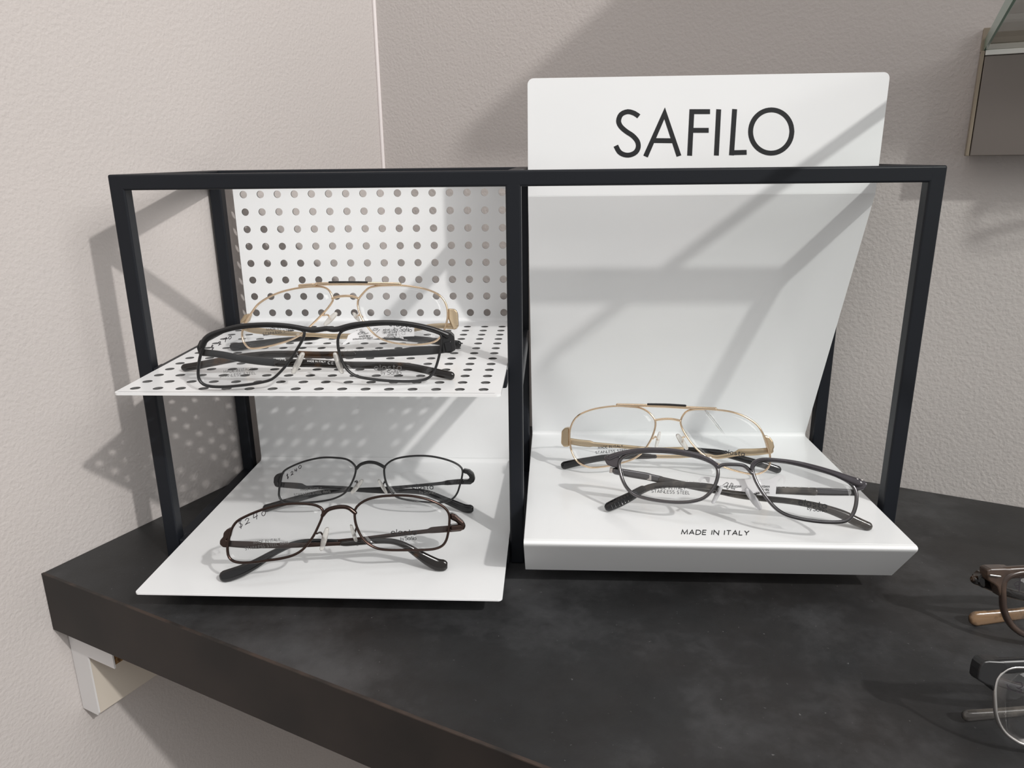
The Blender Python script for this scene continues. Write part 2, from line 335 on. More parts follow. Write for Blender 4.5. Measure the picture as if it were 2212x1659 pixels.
def fillet(prof, r, seg=6):
    """Round the inner corners of a (y,z) polyline."""
    P = [np.array(p, float) for p in prof]; out = [P[0]]
    for i in range(1, len(P) - 1):
        a, b = P[i - 1] - P[i], P[i + 1] - P[i]; a /= np.linalg.norm(a); b /= np.linalg.norm(b)
        ang = math.acos(max(-1, min(1, a @ b))); d = r / math.tan(ang / 2)
        p0, p1 = P[i] + a * d, P[i] + b * d
        for j in range(seg + 1):
            t = j / seg; out.append((1 - t) ** 2 * p0 + 2 * t * (1 - t) * P[i] + t * t * p1)
    return out + [P[-1]]
def bent_sheet(names, prof, x0, x1, r0, r1, thick=0.0011, bend=0.003):
    """One folded sheet, a part per flat face; the fold belongs to the face before it."""
    cuts = []; P = [np.array(p, float) for p in prof]; seg = 6; F_ = fillet(prof, bend, seg)
    idx = [0] + [1 + (seg + 1) * (k + 1) - 1 for k in range(len(prof) - 2)] + [len(F_) - 1]
    out = []
    for k, nm in enumerate(names):
        piece = F_[idx[k]:idx[k + 1] + 1]
        out.append(sheet(nm, piece, x0, x1, r0 if k == 0 else 0, r1 if k == len(names) - 1 else 0, M['white'], thick, raw=True))
    return out
def sheet(name, prof, x0, x1, r0, r1, material, thick=0.0011, off=-1, bend=0.003, raw=False):
    P = prof if raw else fillet(prof, bend); s = [0.0]
    for a, b in zip(P, P[1:]): s.append(s[-1] + np.linalg.norm(b - a))
    Ltot = s[-1]; ss = set(s)
    for r, base, sg in ((r0, 0, 1), (r1, Ltot, -1)):
        if r:
            for k in range(7): ss.add(base + sg * r * (1 - math.cos(math.pi / 2 * k / 6)))
    ss = sorted(x for x in ss if -1e-9 <= x <= Ltot + 1e-9); V, F = [], []
    for x in ss:
        y = np.interp(x, s, [p[0] for p in P]); z = np.interp(x, s, [p[1] for p in P]); ins = 0
        for r, dd in ((r0, x), (r1, Ltot - x)):
            if r and dd < r: ins = max(ins, r - math.sqrt(max(0, r * r - (r - dd) ** 2)))
        V += [(x0 + ins, y, z), (x1 - ins, y, z)]
    for i in range(len(ss) - 1): F.append((2 * i, 2 * i + 1, 2 * i + 3, 2 * i + 2))
    o = part(name, V, F, material, st); md = o.modifiers.new('thickness', 'SOLIDIFY'); md.thickness = thick; md.offset = off
    bevel(o, 0.0003); 
    return o

# lower plain tray with its back panel (viewed face on top)
ZL, ZU, YB = 0.0148, 0.1278, 0.1285
bent_sheet(['lower_tray', 'lower_back_panel'], [(-0.0635, ZL), (YB, ZL), (YB, 0.1110)], 0.0145, 0.2186, 0.0025, 0)

# upper perforated shelf with perforated back panel: real holes with walls through the sheet
def perforated(names, x0, x1, t=0.0013):
    px = 0.0124; xs = [0.0235 + px * i for i in range(16)]; R = 0.00265; NH = 16
    state = {}
    def begin(): state['V'], state['F'], state['H'] = [], [], []
    def quad(P, nrm):                                   # one sheet facet: front face and back face
        V, F = state['V'], state['F']; o = len(V); n = len(P)
        V.extend(np.array(p, float) for p in P); V.extend(np.array(p, float) - np.asarray(q) * t for p, q in zip(P, nrm))
        F.append(tuple(range(o, o + n))); F.append(tuple(range(o + 2 * n - 1, o + n - 1, -1)))
    def edge(P, nrm):                                   # outer cut edge along a polyline
        for a, b, na, nb in zip(P, P[1:], nrm, nrm[1:]):
            V, F = state['V'], state['F']; o = len(V); a, b = np.array(a, float), np.array(b, float)
            V.extend([a, b, b - np.array(nb) * t, a - np.array(na) * t]); F.append((o, o + 1, o + 2, o + 3))
    def flat(fn, nv, s0, s1, centers, pit):
        nv = np.array(nv, float); q = lambda *P: quad(P, [nv] * len(P))
        xa, xb = xs[0] - px / 2, xs[-1] + px / 2; sa, sb = centers[0] - pit / 2, centers[-1] + pit / 2
        q(fn(x0, s0), fn(xa, s0), fn(xa, s1), fn(x0, s1)); q(fn(xb, s0), fn(x1, s0), fn(x1, s1), fn(xb, s1))
        q(fn(xa, s0), fn(xb, s0), fn(xb, sa), fn(xa, sa)); q(fn(xa, sb), fn(xb, sb), fn(xb, s1), fn(xa, s1))
        V, F, Hh = state['V'], state['F'], state['H']
        for c in centers:
            for x in xs:
                o = len(V); rim, hole = [], []
                for k in range(NH):
                    a = 2 * math.pi * k / NH; ca, sn = math.cos(a), math.sin(a); e = 1 / max(abs(ca), abs(sn))
                    rim.append(np.array(fn(x + px / 2 * ca * e, c + pit / 2 * sn * e), float)); hole.append(np.array(fn(x + R * ca, c + R * sn), float))
                V.extend(rim + hole + [p - nv * t for p in rim] + [p - nv * t for p in hole])
                for k in range(NH):
                    k2 = (k + 1) % NH
                    F.append((o + k, o + k2, o + NH + k2, o + NH + k)); F.append((o + 2 * NH + k, o + 3 * NH + k, o + 3 * NH + k2, o + 2 * NH + k2))
                    Hh.append(len(F)); F.append((o + NH + k, o + NH + k2, o + 3 * NH + k2, o + 3 * NH + k))
    def finish(nm):
        o = part(nm, state['V'], state['F'], M['white'], st); o.data.materials.append(M['hole_wall'])
        for h in state['H']: o.data.polygons[h].material_index = 1
        return o
    yf, r, bnd = -0.0540, 0.0025, 0.0025; up = (0, 0, 1)
    begin(); rows = []
    for k in range(7):
        y = yf + r * (1 - math.cos(math.pi / 2 * k / 6)); ins = r - math.sqrt(max(0, r * r - (r - (y - yf)) ** 2)); rows.append(((x0 + ins, y, ZU), (x1 - ins, y, ZU)))
    for a, b in zip(rows, rows[1:]): quad((a[0], a[1], b[1], b[0]), [up] * 4)
    left = [(x0, YB - bnd, ZU)] + [q[0] for q in rows[::-1]]; right = [q[1] for q in rows] + [(x1, YB - bnd, ZU)]
    edge(left + right, [up] * (len(left) + len(right)))
    pit = 0.01265
    flat(lambda x, s: (x, s, ZU), up, yf + r, YB - bnd, [-0.0455 + pit * i for i in range(13)], pit)
    bend = []
    for k in range(7):
        a = math.pi / 2 * k / 6; bend.append(((YB - bnd + bnd * math.sin(a), ZU + bnd - bnd * math.cos(a)), (0, -math.sin(a), math.cos(a))))
    for (p, n1), (q, n2) in zip(bend, bend[1:]): quad(((x0, *p), (x1, *p), (x1, *q), (x0, *q)), [n1, n1, n2, n2])
    for x in (x0, x1): edge([(x, *p) for p, _ in bend], [n_ for _, n_ in bend])
    finish(names[0]); begin(); pz = 0.0123; zt = 0.2278
    flat(lambda x, s: (x, YB, s), (0, -1, 0), ZU + bnd, zt, [0.1336 + pz * i for i in range(8)], pz)
    edge([(x0, YB, ZU + bnd), (x0, YB, zt), (x1, YB, zt), (x1, YB, ZU + bnd)], [(0, -1, 0)] * 4)
    finish(names[1])
perforated(['perforated_shelf', 'perforated_back_panel'], 0.0160, 0.2190)

# right unit: sign panel, sloping back, tray and folded lip in one sheet
SY = 0.0560; CR = (0.1315, 0.0376); FR = (-0.0555, 0.0447); XL, XR = 0.2300, 0.4375
_, _, dt, _, sg = bent_sheet(['base_flange', 'front_lip', 'display_tray', 'sloping_back', 'sign_panel'], [(0.020, 0.0135), (-0.0300, 0.0135), FR, CR, (SY, 0.2200), (SY, 0.2873)], XL, XR, 0, 0.0035, 0.0014, 0.0022)
def sign_proj(q): return on_plane(q, (0, SY - 0.00012, 0), (0, 1, 0))
TN = np.array([0, -(FR[1] - CR[1]), FR[0] - CR[0]]); TN = -TN / np.linalg.norm(TN); TN = TN if TN[2] > 0 else -TN
def tray_proj(q, lift=0.00008): return on_plane(q, np.array([0, CR[0], CR[1]]) + TN * lift, TN)
Z7 = lambda *pts: [np.array([1120 + .42495 * u, 140 + .42495 * w]) for u, w in pts]
LET = [
    smooth_path(Z7((612, 262), (590, 247), (556, 238), (522, 252), (509, 284), (519, 312), (547, 338), (580, 360), (604, 388), (609, 418), (596, 444), (568, 458), (538, 457), (512, 442), (495, 411)), 40),
    Z7((646, 466), (743, 246), (816, 464)), Z7((689, 385), (786, 386)),
    Z7((870, 462), (882, 226)), Z7((870, 238), (974, 238)), Z7((872, 333), (967, 333)),
    Z7((1006, 461), (1018, 226)), Z7((1083, 460), (1099, 225)), Z7((1076, 447), (1160, 445)),
    smooth_path(Z7(*[(1285 + 105 * math.cos(a) + 1.0 * math.sin(a), 339 - 110 * math.sin(a)) for a in np.linspace(0, 2 * math.pi, 25)]), 48)]
LET[-1][-1] = LET[-1][0]
for idx, grp in enumerate(([0], [1, 2], [3, 4, 5], [6], [7, 8], [9])):
    v, f = strokes_mesh([LET[i] for i in grp], 10.6, sign_proj); part('sign_letter', v, f, M['ink'], sg)
print_text('tray_lettering', 'MADE IN ITALY', (1472, 1154.0), (1617, 1156.0), 10, 1.9, tray_proj, M['ink'], dt, gap=.26, up=(1.2, -9.4))

# ------------------------------------------------------------------ glasses
cA = lambda u, w: (380 + .16878 * u, 580 + .16878 * w)
cB = lambda u, w: (680 + .16878 * u, 580 + .16878 * w)
cC = lambda u, w: (460 + .18083 * u, 970 + .18083 * w)
cD = lambda u, w: (740 + .18083 * u, 970 + .18083 * w)
cE = lambda u, w: (1180 + .18087 * u, 850 + .18087 * w)
cF = lambda u, w: (1520 + .19895 * u, 850 + .19895 * w)
def mp(c, pts): return [c(*p[:2]) + tuple(p[2:]) for p in pts]

PAIRS = []
HW = {'$': [[(.85, .80), (.5, .97), (.2, .75), (.5, .5), (.8, .28), (.5, .03), (.1, .2)], [(.55, 1.2), (.45, -.2)]], '2': [[(.1, .75), (.45, 1), (.78, .75), (.45, .3), (.05, .02), (.4, .1), (.9, .05)]],
      '7': [[(.0, .86), (.95, 1.0)], [(.95, 1.0), (.62, .5), (.42, -.1)]], '0': [[(.5, 1), (.15, .7), (.2, .2), (.5, 0), (.85, .35), (.82, .8), (.5, 1)]], '4': [[(.25, 1), (.1, .45), (.45, .46), (.9, .52)], [(.78, 1), (.6, 0)]]}
def hand(items, ang):
    """Handwritten digits: (char, centre, width, height) in picture pixels on a rising baseline."""
    c, s_ = math.cos(math.radians(ang)), math.sin(math.radians(ang)); out = []
    for ch, q, w, h in items:
        for st_ in HW[ch]:
            P = smooth_path([((x - .5) * w, (y - .5) * h) for x, y in st_], 18) if len(st_) > 2 else np.array([((x - .5) * w, (y - .5) * h) for x, y in st_])
            out.append([(q[0] + x * c - y * s_ * 0.3, q[1] - (x * s_ + y * c)) for x, y in P])
    return out
class Specs:
    """A folded pair of spectacles: picture outlines laid on its own lens plane, which stands on a surface."""
    def __init__(s, label, surf, bl, br, lift, recline, name='eyeglasses', wrap=0.003, group='eyeglasses'):
        s.surf = surf                                   # (point, normal) of the surface it stands on
        Pz, n = np.array(surf[0], float), np.array(surf[1], float)
        A, B = (on_plane(q, Pz + n * lift, n) for q in (bl, br))
        s.O = (A + B) / 2; s.ux = (B - A) / np.linalg.norm(B - A)
        h = np.cross(s.ux, [0, 0, 1.0]); h /= np.linalg.norm(h); h = -h if h[1] > 0 else h
        t = math.radians(recline); un = h * math.cos(t) + np.array([0, 0, 1.0]) * math.sin(t)
        un -= s.ux * (un @ s.ux); s.un = un / np.linalg.norm(un); s.uz = np.cross(s.un, s.ux); s.uz = s.uz if s.uz[2] > 0 else -s.uz
        s.wrap = wrap; s.uc = None
        s.foot = s.O - n * lift
        s.root = thing(name, label, 'glasses', s.foot, group); PAIRS.append((s.root, math.atan2(s.ux[1], s.ux[0])))
    def at(s, q, off=0.0):
        P = on_plane(q, s.O - s.un * off, s.un)
        if s.wrap:
            for _ in range(2):
                u = (P - s.O) @ s.ux; P = on_plane(q, s.O - s.un * (off + s.wrap * (u / 0.065) ** 2), s.un)
        return P
    def k(s): return np.linalg.norm(s.at((PX0, 900)) - s.at((PX0 + 1, 900)))
    def mm(s, q): a = s.at(q); b = s.at((q[0] + 1, q[1])); return np.linalg.norm(a - b)        # metres per picture pixel
    def tube(s, name, pts, wid, dep, mt, parent=None, off=0.0, closed=False, n=8, samples=60, power=1.0):
        """pts (x, y[, width_px[, off]]); wid/dep in metres unless a width column is given."""
        P = smooth_path(pts, samples, closed); k = s.mm(P[0])
        w = P[:, 2] * k if P.shape[1] > 2 else wid
        offs = P[:, 3] if P.shape[1] > 3 else np.full(len(P), off)
        V, F = sweep_vf([s.at(p[:2], o) for p, o in zip(P, offs)], w, dep, s.un, closed, n, power)
        return part(name, V, F, mt, parent or s.root, True)
    def prism(s, name, poly, off, thick, mt, parent=None, bev=0.0004, samples=0):
        P = smooth_path(poly, samples, True) if samples else poly; n = len(P)
        a = [s.at(q[:2], off) for q in P]; V = a + [p - s.un * thick for p in a]
        F = [tuple(range(n)), tuple(range(2 * n - 1, n - 1, -1))] + [(i, (i + 1) % n, n + (i + 1) % n, n + i) for i in range(n)]
        o = fix(part(name, V, F, mt, parent or s.root)); return bevel(o, bev) if bev else o
    def lens(s, pts, dome=0.0012, mt=None):
        P = smooth_path(pts, 64, True)[:, :2]; c = P.mean(axis=0); n = len(P); V, F = [], []
        rings = (1.0, 0.8, 0.55, 0.28)
        for r in rings:
            for p in P: V.append(s.at(c + (p - c) * r) + s.un * dome * (1 - r * r))
        V.append(s.at(c) + s.un * dome)
        for j in range(len(rings) - 1):
            for i in range(n): F.append((j * n + i, j * n + (i + 1) % n, (j + 1) * n + (i + 1) % n, (j + 1) * n + i))
        b = (len(rings) - 1) * n
        for i in range(n): F.append((b + i, b + (i + 1) % n, len(V) - 1))
        o = part('lens', V, F, mt or M['lens'], s.root, True); fix(o)
        md = o.modifiers.new('thickness', 'SOLIDIFY'); md.thickness = 0.0011; md.offset = 0
        return o
    def text(s, name, txt, p0, p1, hpx, wpx, mt, parent, off=-0.0022, gap=.2, up=None):
        return print_text(name, txt, p0, p1, hpx, wpx, lambda q: s.at(q, off), mt, parent, gap, up)
    def strokes(s, name, st, wpx, mt, parent, off=-0.0022):
        V, F = strokes_mesh(st, wpx, lambda q: s.at(q, off)); return part(name, V, F, mt, parent)
    def tip_off(s, q):
        P = on_plane(q, s.surf[0], s.surf[1]); return (s.O - P) @ s.un
    def temple(s, pts, hinge_off, mt, tip_mt, split, dep=0.0022, tip_dep=0.003, tip_low=None, power=0.75, samples=70):
        """pts from hinge to tip: (x, y, width_px); the tip comes to rest on the surface."""
        e = pts[-1]; q = tip_low or (e[0], e[1] + e[2] * 0.5); s.wrap, wsave = 0.0, s.wrap
        t_off = s.tip_off(q) ; P = smooth_path(pts, samples)
        L = np.concatenate([[0], np.cumsum(np.linalg.norm(np.diff(P[:, :2], axis=0), axis=1))]); L /= L[-1]
        off = hinge_off + (t_off - hinge_off) * L ** 1.15
        Q = np.column_stack([P, off]); i = int(np.searchsorted(L, split)); s.path = Q; s.tdep = tip_dep if split < .9 else dep
        def piece(name, R, mm_, d, parent):
            k = s.mm(R[len(R) // 2])
            pts3 = [s.at(r[:2], r[3]) for r in R]; n = np.array(s.surf[1]); p0 = np.array(s.surf[0])
            w3 = R[:, 2] * k
            for j in range(len(pts3)):                                            # keep it above the surface it rests on
                h = (pts3[j] - p0) @ n; need = w3[j] * 0.46 * abs(s.uz @ n) + 0.0002
                if h < need: pts3[j] = pts3[j] + n * (need - h)
            V, F = sweep_vf(pts3, w3, d, s.un, False, 12, power); return part(name, V, F, mm_, parent, True)
        if split < 1:
            arm = piece('temple', Q[:i + 1], mt, dep, s.root); piece('temple_tip', Q[i:], tip_mt, tip_dep, arm)
        else: arm = piece('temple', Q, mt, dep, s.root)
        s.wrap = wsave; return arm
    def temple_text(s, txt, p0, p1, hpx, wpx, path, dep, parent, gap=.2, mt=None):
        def proj(q):
            o = path[np.argmin(np.abs(path[:, 0] - q[0]))][3]; w, s.wrap = s.wrap, 0.0; P = s.at(q, o - dep * 0.5 - 0.0003); s.wrap = w; return P
        return print_text('temple_print', txt, p0, p1, hpx, wpx, proj, mt or M['white_ink'], parent, gap)
    def pad(s, top, bot, wpx, mt, arm_from, arm_mt, o0=0.004, o1=0.008):
        k = s.mm(top); a, b = s.at(top, o0), s.at(bot, o1); n = 9
        pts = [a + (b - a) * t for t in np.linspace(0.06, 0.94, n)]
        w = [wpx * k * (0.55 + 0.45 * math.sin(math.pi * (0.12 + 0.76 * t))) for t in np.linspace(0, 1, n)]
        V, F = sweep_vf(pts, w, 0.0024, s.un + 0.5 * s.ux * (1 if top[0] < bot[0] else -1), False, 12); o = part('nose_pad', V, F, mt, s.root, True)
        c = (a + b) / 2; r = s.at(arm_from, 0.0005); mid = (c + r) / 2 - s.un * 0.003 + s.uz * 0.0015
        P = smooth_path([tuple(r), tuple(mid), tuple(c - s.un * 0.0005)], 10)
        V, F = sweep_vf(P, 0.0011, 0.0011, s.uz + 0.3 * s.un, False, 6); part('pad_arm', V, F, arm_mt, o, True)
        return o

SHELF = ((0, 0, ZU), (0, 0, 1)); TRAY = ((0, 0, ZL), (0, 0, 1)); TABLE = ((0, 0, 0), (0, 0, 1)); RTRAY = ((0, CR[0], CR[1]), tuple(TN))

# ---- black rectangular pair, front of the upper shelf
g = Specs('matte black rectangular metal eyeglasses priced 270 at the front of the perforated shelf', SHELF, cA(500, 1530), cB(1000, 1455), 0.0024, 6)
LL = mp(cA, [(330, 1060), (370, 960), (450, 880), (560, 828), (700, 785), (850, 758), (1000, 743), (1200, 737), (1400, 748), (1550, 770), (1635, 800), (1640, 860), (1600, 950), (1540, 1050), (1450, 1190), (1350, 1310), (1260, 1395), (1180, 1437), (1000, 1475), (800, 1500), (600, 1515), (440, 1508), (350, 1480), (300, 1425), (285, 1350), (290, 1250), (305, 1150)])
RL = mp(cB, [(330, 820), (400, 780), (550, 745), (700, 725), (900, 712), (1100, 717), (1300, 745), (1450, 785), (1560, 820), (1618, 855), (1622, 950), (1600, 1080), (1570, 1200), (1530, 1310), (1470, 1388), (1380, 1428), (1200, 1445), (1000, 1440), (800, 1425), (600, 1395), (500, 1362), (430, 1310), (370, 1230), (330, 1130), (300, 1010), (297, 900)])
for L_ in (LL, RL): g.tube('rim', L_, 0.0015, 0.0024, M['black_metal'], closed=True, samples=90)
brow = mp(cA, [(330, 985, 11), (372, 905, 11), (450, 845, 11), (600, 790, 9.5), (800, 738, 9), (1000, 718, 8.5), (1200, 713, 8.5), (1400, 726, 9), (1560, 752, 10), (1680, 780, 12), (1780, 788, 12.5), (1880, 775, 11.5)]) \
     + mp(cB, [(150, 768, 11.5), (230, 780, 12.5), (310, 772, 12.5), (400, 740, 10.5), (520, 712, 9.5), (700, 692, 8.8), (900, 684, 8.8), (1100, 692, 8.8), (1300, 720, 9), (1480, 762, 9.5), (1600, 805, 10.5), (1690, 850, 15)])
g.tube('brow_bar', brow, 0, 0.0032, M['black_metal'], off=-0.0003, n=10, samples=110)
g.prism('end_piece', mp(cA, [(300, 925), (385, 870), (350, 990), (318, 1060), (300, 1130), (262, 1010)]), 0.0, 0.006, M['black_metal'])
g.prism('end_piece', mp(cB, [(1630, 800), (1740, 815), (1785, 860), (1800, 1045), (1735, 1085), (1640, 1080), (1625, 960)]), 0.0, 0.006, M['black_metal'])
g.prism('hinge', mp(cB, [(1650, 950), (1740, 930), (1760, 1060), (1680, 1075)]), -0.0008, 0.0015, M['black_gloss'])
LN = g.lens(LL); RN = g.lens(RL)
ta = g.temple(mp(cB, [(1690, 1030, 17), (1500, 1045, 20), (1230, 1060, 20.5), (1150, 1070, 18), (800, 1090, 17), (400, 1103, 17), (0, 1106, 17)]) + mp(cA, [(1500, 1096, 17), (1200, 1100, 17.5), (900, 1128, 18), (700, 1160, 18), (450, 1208, 18.5), (250, 1248, 19), (120, 1268, 19)]), 0.009, M['black_metal'], M['tortoise'], 0.34, 0.002, 0.003)
pa = g.path
tb_ = g.temple(mp(cA, [(350, 1075, 16), (600, 1105, 16), (900, 1165, 17), (1300, 1205, 18), (1700, 1212, 18)]) + mp(cB, [(150, 1222, 17), (400, 1236, 16.5), (700, 1238, 16), (1000, 1243, 16.5), (1200, 1258, 17), (1400, 1295, 17.5), (1600, 1342, 19), (1740, 1372, 19)]), 0.006, M['black_metal'], M['tortoise'], 0.30, 0.002, 0.003)
pb = g.path
for tx, a, b in (('ELASTA', cB(372, 1058), cB(492, 1054)), ('E 3128', cB(540, 1053), cB(638, 1050)), ('003', cB(680, 1049), cB(732, 1048)), ('140', cB(778, 1047), cB(826, 1045))): g.temple_text(tx, a, b, 2.8, 0.6, pa, 0.003, ta)
g.temple_text('MADE IN ITALY', cA(1680, 1194), cA(1915, 1205), 3.4, 0.7, pb, 0.003, tb_); g.temple_text('CE', cA(1945, 1222), cA(2015, 1226), 5.5, 1.0, pb, 0.003, tb_, gap=.45); g.temple_text('Safilo', cA(1410, 1160), cA(1285, 1150), 3.0, 0.8, pb, 0.003, tb_)
g.pad(cA(1625, 1085), cA(1500, 1335), 15, M['pad'], cA(1530, 1090), M['gun'], 0.0005, 0.003); g.pad(cB(255, 1085), cB(350, 1335), 13.5, M['pad'], cB(345, 1150), M['gun'], 0.0005, 0.003)
g.strokes('price_writing', hand([('$', cA(468, 1008), 8, 9), ('2', cA(562, 956), 8, 7.5), ('7', cA(632, 914), 8.5, 8.5), ('0', cA(692, 884), 8, 6.5)], 22), 1.5, M['marker'], LN)
g.text('lens_print', 'MADE IN ITALY', cA(612, 1338), cA(980, 1300), 5.6, 0.8, M['grey_ink'], LN); g.text('lens_print', 'STAINLESS STEEL', cA(555, 1398), cA(1025, 1352), 5.6, 0.8, M['grey_ink'], LN)
g.text('lens_print', 'elasta', cB(760, 1300), cB(1105, 1300), 12, 1.4, M['grey_ink'], RN); g.text('lens_print', 'by', cB(850, 1352), cB(900, 1352), 8, 0.9, M['grey_ink'], RN); g.text('lens_print', 'Safilo', cB(925, 1356), cB(1105, 1356), 8.5, 1.2, M['grey_ink'], RN, gap=.12)

# ---- gold aviator pairs
def aviator(label, surf, bl, br, lift, rec, LL, RL, bridge, topbar, inlay, epl, epr, tl, tr, pads, tag=None):
    g = Specs(label, surf, bl, br, lift, rec, group='gold aviator eyeglasses')
    for L_ in (LL, RL): g.tube('rim', L_, 0.00125, 0.0018, M['gold'], closed=True, samples=90)
    g.tube('bridge', bridge, 0.0016, 0.0022, M['gold'], samples=20)
    tbar = g.tube('top_bar', topbar, 0.0020, 0.0034, M['gold'], off=-0.0004, n=8, samples=40, power=0.6)
    g.tube('bar_inlay', inlay, 0.0013, 0.0036, M['black_gloss'], tbar, off=-0.0008, samples=16, power=0.6)
    for e in (epl, epr):
        o = g.prism('end_piece', e, 0.0015, 0.008, M['gold_satin'], bev=0.0008)
    LN = g.lens(LL); RN = g.lens(RL)
    for t_, low in (tl, tr): g.temple(t_, 0.008, M['gold_satin'], M['black_gloss'], 0.56, 0.0018, 0.0028, low)
    for p in pads: g.pad(*p[:3], M['pad'], p[3], M['gold'])
    return g, LN, RN
LLa = mp(cA, [(1640, 240), (1500, 262), (1350, 300), (1200, 362), (1060, 450), (980, 550), (920, 640), (880, 720), (852, 800), (850, 880), (880, 960), (950, 1022), (1100, 1012), (1300, 968), (1500, 900), (1640, 815), (1740, 720), (1860, 600), (1950, 500), (2008, 410), (2000, 350), (1955, 275), (1890, 240), (1780, 232)])
RLa = mp(cB, [(690, 250), (620, 315), (562, 390), (550, 450), (565, 540), (600, 630), (660, 725), (740, 820), (830, 890), (950, 938), (1100, 965), (1250, 975), (1400, 968), (1530, 938), (1605, 880), (1660, 780), (1690, 680), (1700, 600), (1692, 500), (1650, 400), (1560, 320), (1400, 260), (1200, 225), (1050, 215), (850, 220), (760, 232)])
g, LN, RN = aviator('gold aviator eyeglasses with a paper tag at the back of the perforated shelf', SHELF, cA(1000, 1030), cB(1250, 985), 0.005, 15, LLa, RLa,
    mp(cA, [(2005, 385)]) + mp(cB, [(290, 362), (400, 352), (490, 358), (560, 385)]), mp(cA, [(1590, 222), (1800, 206)]) + mp(cB, [(0, 200), (350, 196), (680, 196), (900, 196), (1090, 200)]),
    mp(cB, [(190, 178), (430, 176), (670, 178)]), mp(cA, [(935, 572), (870, 590), (820, 670), (815, 700), (875, 690), (905, 660)]), mp(cB, [(1705, 510), (1790, 515), (1830, 560), (1840, 740), (1770, 785), (1705, 640)]),
    (mp(cA, [(880, 760, 12), (1000, 790, 14), (1300, 820, 13), (1600, 843, 10)]) + mp(cB, [(0, 850, 9), (150, 862, 10), (300, 868, 12), (700, 868, 13), (1100, 888, 14), (1400, 915, 15), (1650, 945, 16), (1830, 968, 17)]), cB(1820, 1030)),
    (mp(cB, [(1790, 740, 14), (1600, 735, 12), (1440, 745, 10), (1250, 790, 8), (900, 835, 8), (500, 858, 8), (100, 868, 9)]) + mp(cA, [(1777, 890, 10), (1500, 908, 12), (1300, 930, 14), (1000, 970, 16), (850, 995, 18), (740, 1005, 18)]), cA(800, 1052)),
    [(cA(2050, 575), cA(1910, 715), 13, cA(1890, 600)), (cB(500, 575), cB(560, 660), 10, cB(610, 620))])
g.text('lens_print', 'MADE IN ITALY', cA(1160, 800), cA(1480, 760), 5.4, 0.8, M['ink'], LN); g.text('lens_print', 'STAINLESS STEEL', cA(1115, 862), cA(1510, 798), 5.4, 0.8, M['ink'], LN)
g.text('lens_print', 'elasta', cB(950, 735), cB(1245, 752), 11, 1.5, M['ink'], RN); g.text('lens_print', 'by', cB(1015, 795), cB(1065, 797), 8, 1.0, M['ink'], RN); g.text('lens_print', 'Safilo', cB(1085, 800), cB(1240, 812), 8, 1.2, M['ink'], RN, gap=.12)
zT = lambda u, w: (740 + .08137 * u, 680 + .08137 * w)
tg = g.prism('paper_tag', mp(zT, [(150, 540), (560, 330), (1000, 260), (1500, 200), (1900, 330), (1905, 560), (1830, 660), (1700, 675), (1500, 610), (1080, 610), (500, 680), (190, 715), (60, 790), (0, 800), (0, 760), (100, 680)]), 0.0065, 0.0005, M['paper'], bev=0)
for i, (tx, a, b, h) in enumerate((('97-31-04', (1080, 380), (1380, 370), 3.4), ('541-31-35', (1090, 450), (1440, 435), 3.4), ('E 3222', (1200, 520), (1430, 510), 3.2), ('8211 0514', (1100, 585), (1400, 575), 3), ('A18 0109', (440, 555), (740, 540), 3), ('2190 MD1599011', (280, 630), (800, 590), 3))):
    g.text('tag_print', tx, zT(*b), zT(*a), h, 0.7, M['grey_ink'], tg, off=0.0063)
g.strokes('tag_writing', [mp(zT, [(560, 455), (470, 460), (410, 500), (420, 520), (500, 505), (560, 455)]), mp(zT, [(590, 450), (580, 490), (620, 500), (690, 480)]), mp(zT, [(800, 420), (830, 370), (940, 370), (900, 410), (820, 415)]), mp(zT, [(990, 390), (930, 440), (900, 490)])], 0.9, M['ink'], tg, off=0.0063)

